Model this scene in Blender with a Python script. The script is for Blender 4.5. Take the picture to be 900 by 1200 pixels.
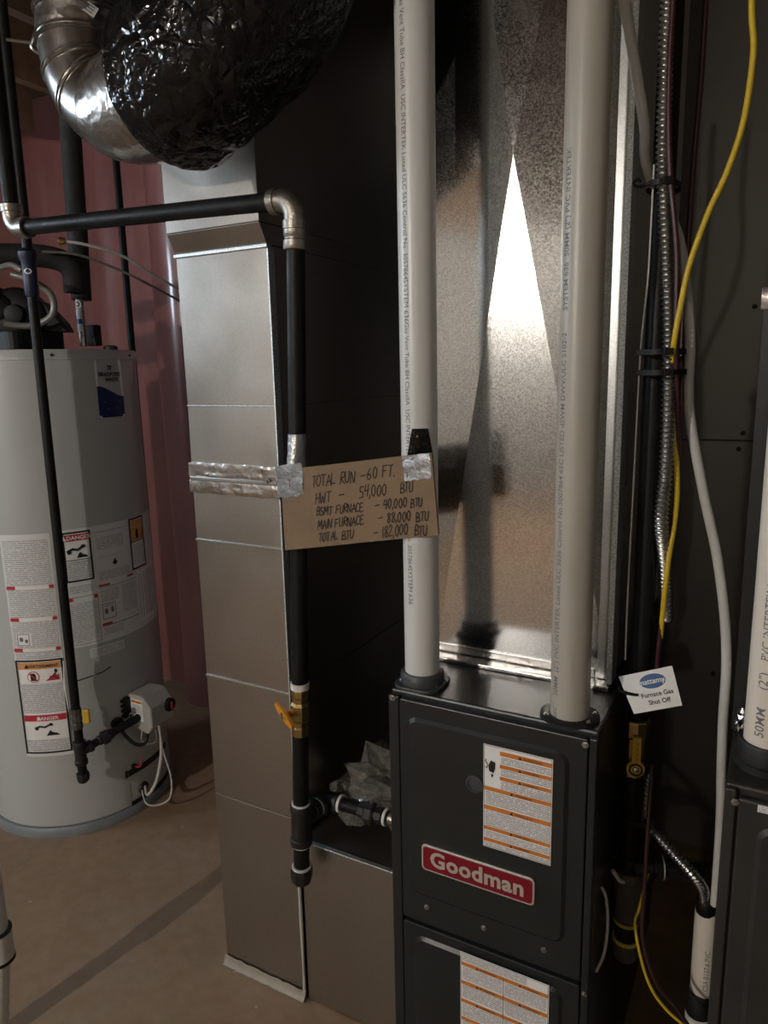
import bpy, math, random
from mathutils import Vector, Matrix, noise
random.seed(7)
for o in list(bpy.data.objects): bpy.data.objects.remove(o, do_unlink=True)
scene = bpy.context.scene
COL = scene.collection
PI = math.pi
R = math.radians

# ------------------------------------------------------------------ camera
cam_d = bpy.data.cameras.new('camera'); cam = bpy.data.objects.new('camera', cam_d); COL.objects.link(cam)
CAM_H = 1.42
_y, _p, _r = R(28.85), R(-11.1), R(-1.27)
fw = Vector((-math.sin(_y)*math.cos(_p), math.cos(_y)*math.cos(_p), math.sin(_p)))
rt = Vector((math.cos(_y), math.sin(_y), 0)); up = rt.cross(fw)
rt2 = math.cos(_r)*rt + math.sin(_r)*up; up2 = -math.sin(_r)*rt + math.cos(_r)*up
M3 = Matrix((rt2, up2, -fw)).transposed()
cam.matrix_world = Matrix.Translation((0, 0, CAM_H)) @ M3.to_4x4()
cam_d.sensor_fit = 'HORIZONTAL'; cam_d.sensor_width = 36.0; cam_d.lens = 36.0*850/900
cam_d.clip_start = 0.02
scene.camera = cam

# ------------------------------------------------------------------ world, exposure
w = bpy.data.worlds.new('world'); scene.world = w; w.use_nodes = True
w.node_tree.nodes['Background'].inputs[0].default_value = (0.02, 0.022, 0.026, 1)
w.node_tree.nodes['Background'].inputs[1].default_value = 1.0
vs = scene.view_settings
vs.view_transform = 'Standard'; vs.look = 'None'; vs.gamma = 1.0; vs.use_curve_mapping = False
vs.exposure = 0.52
BULB_AT = (-1.80, -2.88, 2.17)
BULB_STRENGTH = 1500.0
FILL_BULB_AT = (.15, -2.9, 2.25)
FILL_BULB_STRENGTH = 170.0
WINDOW_POWER = 22.0

# ------------------------------------------------------------------ materials
MATS = {}
def newmat(name):
    m = bpy.data.materials.new(name); m.use_nodes = True
    nt = m.node_tree; b = nt.nodes['Principled BSDF']
    MATS[name] = m
    return m, nt, b
def link(nt, a, b): nt.links.new(a, b)
def coords(nt, scale=(1, 1, 1), kind='Object'):
    tc = nt.nodes.new('ShaderNodeTexCoord'); mp = nt.nodes.new('ShaderNodeMapping')
    mp.inputs['Scale'].default_value = scale
    link(nt, tc.outputs[kind], mp.inputs['Vector']); return mp.outputs['Vector']
def noise_n(nt, vec, scale, detail=4, rough=.55):
    n = nt.nodes.new('ShaderNodeTexNoise'); n.inputs['Scale'].default_value = scale
    n.inputs['Detail'].default_value = detail; n.inputs['Roughness'].default_value = rough
    link(nt, vec, n.inputs['Vector']); return n.outputs['Fac']
def ramp(nt, fac, stops):
    r = nt.nodes.new('ShaderNodeValToRGB'); e = r.color_ramp.elements
    e[0].position, e[0].color = stops[0][0], (*stops[0][1], 1)
    e[1].position, e[1].color = stops[-1][0], (*stops[-1][1], 1)
    for p, c in stops[1:-1]:
        k = e.new(p); k.color = (*c, 1)
    link(nt, fac, r.inputs['Fac']); return r.outputs['Color']
def fmap(nt, fac, lo, hi, a=0.3, b=0.7):
    n = nt.nodes.new('ShaderNodeMapRange'); n.inputs['From Min'].default_value = a; n.inputs['From Max'].default_value = b
    n.inputs['To Min'].default_value = lo; n.inputs['To Max'].default_value = hi
    link(nt, fac, n.inputs['Value']); return n.outputs['Result']
def bump(nt, b, h, strength=.3, dist=.005):
    n = nt.nodes.new('ShaderNodeBump'); n.inputs['Strength'].default_value = strength; n.inputs['Distance'].default_value = dist
    link(nt, h, n.inputs['Height']); link(nt, n.outputs['Normal'], b.inputs['Normal'])
def plain(name, col, rough=.5, metal=0., var=.15, vscale=18, bmp=0., bscale=60, coat=0., spec=None):
    m, nt, b = newmat(name)
    v = coords(nt)
    f = noise_n(nt, v, vscale)
    lo = tuple(max(0, c*(1-var)) for c in col); hi = tuple(min(1, c*(1+var)) for c in col)
    link(nt, ramp(nt, f, [(.3, lo), (.7, hi)]), b.inputs['Base Color'])
    link(nt, fmap(nt, f, rough*(1-var*.6), min(1, rough*(1+var*.6))), b.inputs['Roughness'])
    b.inputs['Metallic'].default_value = metal
    if coat: b.inputs['Coat Weight'].default_value = coat; b.inputs['Coat Roughness'].default_value = .12
    if spec is not None: b.inputs['Specular IOR Level'].default_value = spec
    if bmp: bump(nt, b, noise_n(nt, v, bscale, 3), bmp, .004)
    return m
def galv(name, col, rough, spangle=90., amt=.22, warp=.12, rvar=.0):
    m, nt, b = newmat(name)
    v = coords(nt)
    vo = nt.nodes.new('ShaderNodeTexVoronoi'); vo.inputs['Scale'].default_value = spangle
    vv = nt.nodes.new('ShaderNodeVectorMath'); vv.operation = 'ADD'
    nz = nt.nodes.new('ShaderNodeTexNoise'); nz.inputs['Scale'].default_value = spangle*1.3; link(nt, v, nz.inputs['Vector'])
    sc = nt.nodes.new('ShaderNodeVectorMath'); sc.operation = 'SCALE'; sc.inputs['Scale'].default_value = 1.5/spangle
    link(nt, nz.outputs['Color'], sc.inputs[0]); link(nt, v, vv.inputs[0]); link(nt, sc.outputs[0], vv.inputs[1])
    link(nt, vv.outputs[0], vo.inputs['Vector'])
    bw = nt.nodes.new('ShaderNodeRGBToBW'); link(nt, vo.outputs['Color'], bw.inputs[0])
    link(nt, ramp(nt, bw.outputs[0], [(.2, tuple(c*(1-amt) for c in col)), (.8, tuple(min(1, c*(1+amt)) for c in col))]), b.inputs['Base Color'])
    big = noise_n(nt, v, 5, 3)
    add = nt.nodes.new('ShaderNodeMath'); add.operation = 'ADD'
    link(nt, fmap(nt, bw.outputs[0], -rough*rvar, rough*rvar, .2, .8), add.inputs[0])
    link(nt, fmap(nt, big, rough*.85, rough*1.15), add.inputs[1])
    link(nt, add.outputs[0], b.inputs['Roughness'])
    b.inputs['Metallic'].default_value = 1.0
    bump(nt, b, noise_n(nt, v, 3.0, 2), warp, .01)
    return m
galv('galvanized', (.52, .52, .51), .30, 450., .10)
galv('galvanized_plenum', (.64, .64, .63), .15, 520., .22, .03, .22)
galv('galvanized_matte', (.44, .42, .39), .33, 300., .04, .05)
galv('galvanized_edge', (.66, .72, .75), .50, 700., .3)
galv('spiral_metal', (.42, .41, .39), .27, 60., .08, .1)
def crinkle(name, col, rough, metal, scale, strength, dist, alpha=None):
    m, nt, b = newmat(name)
    v = coords(nt)
    vo = nt.nodes.new('ShaderNodeTexVoronoi'); vo.inputs['Scale'].default_value = scale; vo.feature = 'F1'
    nz = nt.nodes.new('ShaderNodeTexNoise'); nz.inputs['Scale'].default_value = scale*.6; link(nt, v, nz.inputs['Vector'])
    sc = nt.nodes.new('ShaderNodeVectorMath'); sc.operation = 'SCALE'; sc.inputs['Scale'].default_value = 2.2/scale
    ad = nt.nodes.new('ShaderNodeVectorMath'); ad.operation = 'ADD'
    link(nt, nz.outputs['Color'], sc.inputs[0]); link(nt, v, ad.inputs[0]); link(nt, sc.outputs[0], ad.inputs[1])
    link(nt, ad.outputs[0], vo.inputs['Vector'])
    bump(nt, b, vo.outputs['Distance'], strength, dist)
    f = noise_n(nt, v, 14)
    link(nt, ramp(nt, f, [(.3, tuple(c*.85 for c in col)), (.7, tuple(min(1, c*1.15) for c in col))]), b.inputs['Base Color'])
    b.inputs['Roughness'].default_value = rough; b.inputs['Metallic'].default_value = metal
    if alpha: b.inputs['Transmission Weight'].default_value = alpha
    return m
crinkle('seal_tape', (.34, .30, .25), .28, 0, 30, .15, .004)
crinkle('foil_tape', (.62, .60, .58), .26, 1.0, 45, .22, .006)
crinkle('duct_tape', (.46, .47, .48), .38, .8, 130, .35, .002)
def mat_film():
    m, nt, b = newmat('black_plastic_wrap'); v = coords(nt)
    def cells(scale, warp, seed):
        vo = nt.nodes.new('ShaderNodeTexVoronoi'); vo.feature = 'DISTANCE_TO_EDGE'; vo.inputs['Scale'].default_value = scale
        nz = nt.nodes.new('ShaderNodeTexNoise'); nz.inputs['Scale'].default_value = scale*.5; link(nt, v, nz.inputs['Vector'])
        sc = nt.nodes.new('ShaderNodeVectorMath'); sc.operation = 'SCALE'; sc.inputs['Scale'].default_value = warp/scale
        ad = nt.nodes.new('ShaderNodeVectorMath'); ad.operation = 'ADD'
        link(nt, nz.outputs['Color'], sc.inputs[0]); link(nt, v, ad.inputs[0]); link(nt, sc.outputs[0], ad.inputs[1]); link(nt, ad.outputs[0], vo.inputs['Vector']); return vo.outputs['Distance']
    mx = nt.nodes.new('ShaderNodeMath'); mx.operation = 'MULTIPLY_ADD'; mx.inputs[1].default_value = .22
    link(nt, cells(62, 2.5, 1), mx.inputs[0]); link(nt, cells(20, 2.2, 0), mx.inputs[2]); bump(nt, b, mx.outputs[0], .65, .018)
    link(nt, ramp(nt, noise_n(nt, v, 12), [(.3, (.006, .006, .006)), (.7, (.009, .009, .009))]), b.inputs['Base Color']); b.inputs['Roughness'].default_value = .15
mat_film()
MATS['black_plastic_wrap'].node_tree.nodes['Principled BSDF'].inputs['Specular IOR Level'].default_value = .35
crinkle('clear_plastic', (.55, .53, .48), .10, 0, 26, .6, .010, .75)
plain('charcoal_enamel', (.0145, .0175, .018), .36, 0, .10, 10, .05, 300)
plain('charcoal_enamel_brown', (.026, .024, .0225), .42, 0, .15, 10, .05, 300)
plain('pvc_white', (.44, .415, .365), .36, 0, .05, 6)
plain('pvc_cool', (.68, .69, .68), .34, 0, .05, 6)
plain('pvc_cream', (.72, .66, .58), .38, 0, .05, 6)
plain('black_iron', (.009, .009, .0085), .48, .0, .35, 30, .12, 200, spec=.22)
plain('black_fitting', (.013, .013, .013), .48, .0, .35, 40, .3, 260)
plain('cast_fitting', (.36, .33, .29), .38, .9, .18, 40, .25, 220)
plain('rusty_tee', (.085, .070, .058), .65, .2, .35, 40, .4, 160)
plain('teflon', (.72, .72, .70), .5, 0, .06)
plain('brass', (.50, .36, .16), .32, 1.0, .15)
plain('orange_handle', (.60, .25, .02), .40, 0, .08)
plain('yellow_paint', (.66, .42, .04), .42, 0, .10)
plain('yellow_wire', (.70, .50, .03), .40, 0, .06)
plain('yellow_tape', (.55, .50, .08), .5, 0, .15)
plain('red_wire', (.055, .014, .018), .40, 0, .1)
plain('brown_wire', (.045, .018, .014), .45, 0, .1)
plain('white_wire', (.55, .53, .48), .45, 0, .06)
plain('grey_hose', (.58, .575, .55), .30, 0, .06)
plain('vinyl_tube', (.16, .155, .14), .25, 0, .1)
plain('grey_flange', (.055, .060, .063), .45, 0, .12, 30, .1, 200)
plain('rubber_black', (.010, .010, .010), .55, 0, .2)
plain('foam_insulation', (.014, .014, .013), .8, 0, .25, 40, .3, 180)
plain('black_plastic', (.006, .006, .0065), .5, 0, .2, spec=.3)
plain('blue_tape', (.007, .010, .036), .45, 0, .15)
plain('heater_jacket', (.46, .48, .475), .30, 0, .03, 3, coat=.3)
plain('heater_base', (.20, .22, .23), .5, 0, .1)
plain('control_grey', (.42, .41, .39), .5, 0, .05)
plain('cardboard', (.225, .152, .090), .85, 0, .10, 9, .10, 120)
plain('cardboard_crease', (.18, .118, .070), .85, 0, .10, 9)
plain('ink_black', (.012, .012, .012), .5, 0, .1)
plain('marker_ink', (.020, .014, .012), .6, 0, .1)
plain('ink_grey', (.16, .16, .17), .55, 0, .1)
plain('ink_bluegrey', (.10, .12, .15), .55, 0, .1)
plain('paper_white', (.86, .86, .85), .55, 0, .03)
plain('paper_grey', (.72, .73, .73), .5, 0, .03)
plain('label_orange', (.62, .20, .03), .5, 0, .06)
plain('label_amber', (.68, .33, .12), .5, 0, .05)
plain('label_red', (.50, .025, .045), .45, 0, .05)
plain('badge_red', (.21, .004, .016), .30, 0, .08)
plain('badge_silver', (.66, .61, .54), .35, .5, .06)
plain('label_blue', (.010, .022, .11), .4, 0, .06)
plain('tag_blue', (.015, .095, .27), .4, 0, .06)
plain('screw_steel', (.48, .48, .47), .30, 1., .1)
plain('caulk', (.50, .48, .44), .5, 0, .08, 40, .3, 160)
plain('joist_wood', (.20, .13, .08), .8, 0, .25, 8, .2, 60)
plain('deck_wood', (.16, .11, .07), .85, 0, .25, 6)
plain('bulb_socket', (.6, .58, .54), .5, 0, .05)
plain('frame_white', (.6, .6, .58), .5, 0, .05)

def mat_floor():
    m, nt, b = newmat('concrete_floor'); v = coords(nt)
    f1 = noise_n(nt, v, 1.6, 6, .6); f2 = noise_n(nt, v, 28, 5, .65)
    mx = nt.nodes.new('ShaderNodeMix'); mx.data_type = 'RGBA'; mx.inputs['Factor'].default_value = .35
    link(nt, ramp(nt, f1, [(.32, (.205, .125, .070)), (.52, (.285, .180, .105)), (.7, (.33, .24, .16))]), mx.inputs['A'])
    link(nt, ramp(nt, f2, [(.3, (.17, .11, .068)), (.7, (.34, .25, .175))]), mx.inputs['B'])
    sp = nt.nodes.new('ShaderNodeTexVoronoi'); sp.inputs['Scale'].default_value = 9; sp.inputs['Randomness'].default_value = 1.
    link(nt, v, sp.inputs['Vector'])
    mask = fmap(nt, sp.outputs['Distance'], 1, 0, .03, .06)
    m2 = nt.nodes.new('ShaderNodeMix'); m2.data_type = 'RGBA'
    link(nt, mask, m2.inputs['Factor']); link(nt, mx.outputs['Result'], m2.inputs['A']); m2.inputs['B'].default_value = (.40, .35, .29, 1)
    link(nt, m2.outputs['Result'], b.inputs['Base Color'])
    link(nt, fmap(nt, f1, .55, .8), b.inputs['Roughness']); bump(nt, b, f2, .15, .004)
mat_floor()
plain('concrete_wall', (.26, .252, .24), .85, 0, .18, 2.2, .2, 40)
plain('darkened_concrete', (.13, .115, .10), .8, 0, .2, 2.2, .2, 40)  # concrete colour darkened to carry shade, so the duct side mirrors near black
plain('dull_metal', (.27, .262, .25), .5, .6, .06, 5)
def mat_pink():
    m, nt, b = newmat('pink_vapour_wrap'); v = coords(nt, (1, 1, .35))
    f1 = noise_n(nt, v, 3.2, 5, .6)
    link(nt, ramp(nt, f1, [(.3, (.155, .058, .055)), (.55, (.225, .088, .083)), (.75, (.28, .125, .115))]), b.inputs['Base Color'])
    b.inputs['Roughness'].default_value = .34; b.inputs['Coat Weight'].default_value = .7; b.inputs['Coat Roughness'].default_value = .12
    v2 = coords(nt, (5, 5, 1.6)); bump(nt, b, noise_n(nt, v2, 1.2, 3, .5), .35, .02)
mat_pink()
def mat_print(name, paper, ink, row, gap):
    m, nt, b = newmat(name)
    tc = nt.nodes.new('ShaderNodeTexCoord'); sp = nt.nodes.new('ShaderNodeSeparateXYZ'); link(nt, tc.outputs['UV'], sp.inputs[0])
    def mth(op, a, c):
        n = nt.nodes.new('ShaderNodeMath'); n.operation = op
        for i, q in enumerate((a, c)):
            if q is None: continue
            if hasattr(q, 'links'): link(nt, q, n.inputs[i])
            else: n.inputs[i].default_value = q
        return n.outputs[0]
    rows = mth('DIVIDE', sp.outputs['Y'], row); fr = mth('FRACT', rows, None); idx = mth('FLOOR', rows, None)
    on = mth('GREATER_THAN', fr, .42)
    cb = nt.nodes.new('ShaderNodeCombineXYZ'); link(nt, mth('MULTIPLY', sp.outputs['X'], 1/gap), cb.inputs[0]); link(nt, mth('MULTIPLY', idx, 7.31), cb.inputs[1])
    nz = nt.nodes.new('ShaderNodeTexNoise'); nz.inputs['Scale'].default_value = 1.; nz.inputs['Detail'].default_value = 3.; nz.inputs['Roughness'].default_value = .8
    link(nt, cb.outputs[0], nz.inputs['Vector'])
    word = mth('GREATER_THAN', nz.outputs['Fac'], .43)
    mk = mth('MULTIPLY', on, word)
    mx = nt.nodes.new('ShaderNodeMix'); mx.data_type = 'RGBA'
    link(nt, mk, mx.inputs['Factor']); mx.inputs['A'].default_value = (*paper, 1); mx.inputs['B'].default_value = (*ink, 1)
    link(nt, mx.outputs['Result'], b.inputs['Base Color']); b.inputs['Roughness'].default_value = .5
mat_print('fine_print', (.86, .86, .85), (.30, .30, .31), .0030, .0022)
mat_print('fine_print_heater', (.74, .75, .75), (.40, .41, .42), .0062, .005)
def mat_emit(name, col, s):
    m, nt, b = newmat(name); b.inputs['Emission Color'].default_value = (*col, 1); b.inputs['Emission Strength'].default_value = s
    b.inputs['Base Color'].default_value = (*col, 1)
mat_emit('bulb_glow', (1., .94, .86), BULB_STRENGTH)
mat_emit('fill_bulb_glow', (1., .88, .72), FILL_BULB_STRENGTH)

# ------------------------------------------------------------------ mesh helpers
class MB:
    def __init__(s): s.v = []; s.f = []; s.mi = []; s.sm = []; s.uv = {}; s.mats = []; s.cur = 0
    def mat(s, name):
        if name not in s.mats: s.mats.append(name)
        s.cur = s.mats.index(name); return s
    def add(s, vs, fs, smooth=False):
        b = len(s.v); s.v += [Vector(p) for p in vs]
        for f in fs: s.f.append([b+i for i in f]); s.mi.append(s.cur); s.sm.append(smooth)
        return b
    def box(s, x0, x1, y0, y1, z0, z1):
        s.add([(x0,y0,z0),(x1,y0,z0),(x1,y1,z0),(x0,y1,z0),(x0,y0,z1),(x1,y0,z1),(x1,y1,z1),(x0,y1,z1)],
              [(0,3,2,1),(4,5,6,7),(0,1,5,4),(1,2,6,5),(2,3,7,6),(3,0,4,7)]); return s
    def obox(s, c, ax, ay, az, hx, hy, hz):
        c = Vector(c); ax, ay, az = Vector(ax).normalized()*hx, Vector(ay).normalized()*hy, Vector(az).normalized()*hz
        p = [c+i*ax+j*ay+k*az for k in (-1,1) for j in (-1,1) for i in (-1,1)]
        s.add(p, [(0,2,3,1),(4,5,7,6),(0,1,5,4),(1,3,7,5),(3,2,6,7),(2,0,4,6)]); return s
    def prism(s, pts, n, smooth=False):
        """closed polygon of 3D points extruded along n"""
        k = len(pts); n = Vector(n); a = [Vector(p) for p in pts]
        s.add(a+[p+n for p in a], [list(range(k))[::-1], list(range(k, 2*k))]+[(i, (i+1) % k, k+(i+1) % k, k+i) for i in range(k)], smooth); return s
    def rings(s, rings, closed=True, cap=True, smooth=True):
        n = len(rings[0]); vs = [p for r in rings for p in r]; fs = []
        for i in range(len(rings)-1):
            for j in range(n if closed else n-1):
                a, b = i*n+j, i*n+(j+1) % n
                fs.append((a, b, b+n, a+n))
        if cap: fs += [list(range(n))[::-1], list(range((len(rings)-1)*n, len(rings)*n))]
        s.add(vs, fs, smooth); return s
    def tube(s, pts, r, seg=14, cap=True, rad=None, smooth=True):
        pts = [Vector(p) for p in pts]; n = len(pts); rings = []
        t = [(pts[min(i+1, n-1)]-pts[max(i-1, 0)]).normalized() for i in range(n)]
        ref = Vector((0, 0, 1)) if abs(t[0].z) < .9 else Vector((1, 0, 0))
        u = (ref-t[0]*ref.dot(t[0])).normalized()
        L = 0
        for i in range(n):
            u = (u-t[i]*u.dot(t[i])).normalized(); q = t[i].cross(u)
            if i: L += (pts[i]-pts[i-1]).length
            ri = r[i] if isinstance(r, (list, tuple)) else r
            rings.append([pts[i]+(u*math.cos(2*PI*j/seg)+q*math.sin(2*PI*j/seg))*(ri*(rad(L, j/seg) if rad else 1)) for j in range(seg)])
        return s.rings(rings, True, cap, smooth)
    def lathe(s, prof, base, axis=(0, 0, 1), seg=24, cap=True, smooth=True):
        """prof: (radius, height) along axis from base"""
        a = Vector(axis).normalized(); ref = Vector((1, 0, 0)) if abs(a.x) < .8 else Vector((0, 1, 0))
        u = (ref-a*ref.dot(a)).normalized(); q = a.cross(u); base = Vector(base)
        return s.rings([[base+a*h+(u*math.cos(2*PI*j/seg)+q*math.sin(2*PI*j/seg))*max(r, 1e-5) for j in range(seg)] for r, h in prof], True, cap, smooth)
    def build(s, name, material=None, parent=None, base=None, bevel=0., flat=False):
        if material is None: names = s.mats
        else: names = [material]
        off = wloc(parent) if parent else Vector(base if base is not None else autobase(s.v))
        me = bpy.data.meshes.new(name); me.from_pydata([p-off for p in s.v], [], s.f)
        for nme in names: me.materials.append(MATS[nme])
        for p, mi, sm in zip(me.polygons, s.mi, s.sm):
            p.material_index = mi if material is None else 0; p.use_smooth = sm and not flat
        if s.uv:
            ul = me.uv_layers.new(name='uv')
            for l in me.loops:
                if l.vertex_index in s.uv: ul.data[l.index].uv = s.uv[l.vertex_index]
        me.validate(); me.update()
        try: me.set_sharp_from_angle(angle=R(42))
        except Exception: pass
        for p, sm in zip(me.polygons, s.sm): p.use_smooth = sm and not flat
        o = bpy.data.objects.new(name, me); COL.objects.link(o)
        if parent: o.parent = parent; LOC[o] = off
        else: o.location = off; LOC[o] = off
        if bevel:
            md = o.modifiers.new('bevel', 'BEVEL'); md.width = bevel; md.segments = 2; md.limit_method = 'ANGLE'; md.angle_limit = R(40)
        return o
LOC = {}
def wloc(o): return LOC[o]
def autobase(v):
    xs = [p.x for p in v]; ys = [p.y for p in v]; zs = [p.z for p in v]
    return ((min(xs)+max(xs))/2, (min(ys)+max(ys))/2, min(zs))
def tag(o, label, cat, group=None):
    o['label'] = label; o['category'] = cat
    if group: o['group'] = group
    return o
def thing(name, loc, label, cat, group=None):
    o = bpy.data.objects.new(name, None); COL.objects.link(o); o.location = loc; o.empty_display_size = .05
    LOC[o] = Vector(loc); return tag(o, label, cat, group)
def struct(o): o['kind'] = 'structure'; return o
def spline(P, n=8):
    P = [Vector(p) for p in P]; out = []
    for i in range(len(P)-1):
        a, b, c, d = P[max(i-1, 0)], P[i], P[i+1], P[min(i+2, len(P)-1)]
        for k in range(n):
            t = k/n; out.append(.5*((2*b)+(c-a)*t+(2*a-5*b+4*c-d)*t*t+(3*b-a-3*c+d)*t**3))
    return out+[P[-1]]
def rrect(x0, x1, z0, z1, r, n=5):
    p = []
    for cx, cz, a0 in ((x1-r, z1-r, 0), (x0+r, z1-r, 90), (x0+r, z0+r, 180), (x1-r, z0+r, 270)):
        for k in range(n+1):
            a = R(a0+90*k/n); p.append((cx+r*math.cos(a), cz+r*math.sin(a)))
    return p
_fc = {}
def text2d(s, size=1., bold=0., align='LEFT', shear=0., space=1.):
    key = (s, bold, align, shear, space)
    if key not in _fc:
        c = bpy.data.curves.new('t', 'FONT'); c.body = s; c.size = 1.; c.offset = bold; c.align_x = align; c.shear = shear; c.space_character = space; c.resolution_u = 3
        o = bpy.data.objects.new('t', c); COL.objects.link(o)
        me = bpy.data.meshes.new_from_object(o)
        _fc[key] = ([tuple(v.co[:2]) for v in me.vertices], [list(p.vertices) for p in me.polygons])
        bpy.data.objects.remove(o, do_unlink=True); bpy.data.curves.remove(c); bpy.data.meshes.remove(me)
    v, f = _fc[key]; return [(a*size, b*size) for a, b in v], f
# a printed surface: S(u, v, off) -> point
def plane_S(o, U, V):
    o, U, V = Vector(o), Vector(U).normalized(), Vector(V).normalized(); n = U.cross(V)
    return lambda u, v, h: o+U*u+V*v+n*h
def cyl_S(c, r, th0=0, vert=False, flip=False):
    """u runs around (counter-clockwise seen from above = to the right seen from outside), v runs up; vert: text runs along the axis"""
    def S(u, v, h):
        if vert: u, v = (-v, u) if not flip else (v, -u)
        a = th0+u/r
        return Vector((c[0]+(r+h)*math.cos(a), c[1]+(r+h)*math.sin(a), c[2]+v))
    return S
LAY = .00035
class Print(MB):
    def __init__(s, S, lay=LAY): super().__init__(); s.S = S; s.lay = lay
    def quadgrid(s, u0, v0, u1, v1, layer, nu=1):
        b = len(s.v); vs = []; fs = []
        for i in range(nu+1):
            u = u0+(u1-u0)*i/nu
            for v in (v0, v1):
                s.uv[b+len(vs)] = (u, v); vs.append(s.S(u, v, s.lay*layer))
        for i in range(nu): fs.append((2*i, 2*i+2, 2*i+3, 2*i+1))
        s.add(vs, fs)
    def rect(s, u0, v0, u1, v1, m, layer=1, nu=1): s.mat(m); s.quadgrid(u0, v0, u1, v1, layer, nu)
    def frame(s, u0, v0, u1, v1, t, m, layer=2, nu=1):
        s.rect(u0, v0, u1, v0+t, m, layer, nu); s.rect(u0, v1-t, u1, v1, m, layer, nu)
        s.rect(u0, v0, u0+t, v1, m, layer); s.rect(u1-t, v0, u1, v1, m, layer)
    def text(s, t, u, v, size, m, layer=3, bold=0., align='LEFT', shear=0., space=1., rot=0):
        s.mat(m); vv, ff = text2d(t, size, bold, align, shear, space)
        c, q = math.cos(rot), math.sin(rot)
        s.add([s.S(u+a*c-b*q, v+a*q+b*c, s.lay*layer) for a, b in vv], ff)
    def poly(s, pts, m, layer=2): s.mat(m); s.add([s.S(a, b, s.lay*layer) for a, b in pts], [list(range(len(pts)))])
    def ellipse(s, u, v, a, b, m, layer=2, n=20): s.poly([(u+a*math.cos(2*PI*k/n), v+b*math.sin(2*PI*k/n)) for k in range(n)], m, layer)
    def stroke(s, pts, wd, m, layer=2):
        s.mat(m)
        for (a, b), (c, d) in zip(pts, pts[1:]):
            dx, dy = c-a, d-b; l = math.hypot(dx, dy) or 1; nx, ny = -dy/l*wd/2, dx/l*wd/2; ex, ey = dx/l*wd*.35, dy/l*wd*.35
            s.add([s.S(a-ex+nx, b-ey+ny, s.lay*layer), s.S(a-ex-nx, b-ey-ny, s.lay*layer), s.S(c+ex-nx, d+ey-ny, s.lay*layer), s.S(c+ex+nx, d+ey+ny, s.lay*layer)], [(0, 1, 2, 3)])
def screw(name, p, n, r, parent, mat='screw_steel'):
    n = Vector(n).normalized()
    mb = MB(); mb.lathe([(r*1.5, 0), (r*1.5, r*.35), (r, r*.4), (r, r*1.0), (r*.8, r*1.2)], p, n, 6 if r > .003 else 8, True, False)
    return mb.build(name, mat, parent)

# ================================================================== THE ROOM
X0, X1, Y0, Y1, ZC = -3.5, 2.4, -3.5, 2.36, 2.62
mb = MB(); mb.box(X0-.1, X1+.1, Y0-.1, Y1+.1, -.1, 0); struct(mb.build('floor', 'concrete_floor'))
mb = MB(); mb.box(X0-.1, X1+.1, Y0-.1, Y1+.1, ZC+.0, ZC+.05); ceil = struct(mb.build('ceiling', 'deck_wood'))
for k in range(13):
    x = X0+.25+k*.42
    mb = MB(); mb.box(x, x+.04, Y0, Y1-.2, ZC-.20, ZC-.001); mb.build('joist', 'joist_wood', ceil)
def board_wall(name, x0, x1, y0, y1, mat='concrete_wall'):
    mb = MB(); mb.box(x0, x1, y0, y1, 0, ZC); return struct(mb.build(name, mat))
def wrapped_wall(name, axis, pos, a0, a1, facing, bulges=()):
    mb = MB(); na, nz = 150, 40; rows = []
    for i in range(nz+1):
        z = ZC*i/nz; row = []
        for j in range(na+1):
            a = a0+(a1-a0)*j/na
            h = .018*noise.noise((a*2.6, pos, z*.5))+.010*noise.noise((a*9, pos, z*1.4))
            for c, wd, ht in bulges:
                t = abs(a-c)/wd
                if t < 1: h += ht*math.sqrt(1-t*t)
            d = pos+facing*(h+.03)
            row.append((a, d, z) if axis == 'x' else (d, a, z))
        rows.append(row)
    # edge columns close the sheet against the wall board
    mb.rings(rows, False, False, True)
    bd = MB()
    if axis == 'x': bd.box(a0, a1, min(pos, pos-facing*.1), max(pos, pos-facing*.1), 0, ZC)
    else: bd.box(min(pos, pos-facing*.1), max(pos, pos-facing*.1), a0, a1, 0, ZC)
    w_ = struct(bd.build(name, 'deck_wood')); mb.build('vapour_wrap', 'pink_vapour_wrap', w_); return w_
wrapped_wall('wall_back', 'x', Y1, X0, -1.2, -1, [(-2.13, .175, .16)])
board_wall('wall_back_right', -1.2, X1, Y1, Y1+.1, 'darkened_concrete')
board_wall('wall_left', X0-.1, X0, Y0, Y1)
board_wall('wall_front', X0, X1, Y0-.1, Y0)
board_wall('wall_right', X1, X1+.1, Y0, Y1)

# bare bulbs behind the camera: the room's lamp and an added fill light
def ceiling_lamp(at, mat, label):
    bx, by, bz = at; top = ZC-.2-bz
    L_ = thing('ceiling_lamp', at, label, 'lamp')
    mb = MB(); mb.lathe([(.06, top-.03), (.06, top-.02), (.05, top)], at); mb.build('canopy', 'bulb_socket', L_)
    mb = MB(); mb.lathe([(.012, .09), (.012, top-.025)], at, seg=10); mb.build('stem', 'bulb_socket', L_)
    mb = MB(); mb.lathe([(.02, .045), (.026, .06), (.026, .1), (.018, .11)], at); mb.build('socket', 'bulb_socket', L_)
    mb = MB(); mb.lathe([(.001, -.05), (.022, -.045), (.040, -.025), (.046, 0), (.040, .022), (.026, .042), (.020, .06)], at, seg=20); mb.build('bulb', mat, L_)
ceiling_lamp(BULB_AT, 'bulb_glow', 'bright bare bulb on the ceiling, mirrored in the creased metal panel')
ceiling_lamp(FILL_BULB_AT, 'fill_bulb_glow', 'added dimmer fill bulb on the ceiling straight behind the viewer')  # added fill light, lifts the dark gap between the furnaces
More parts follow.
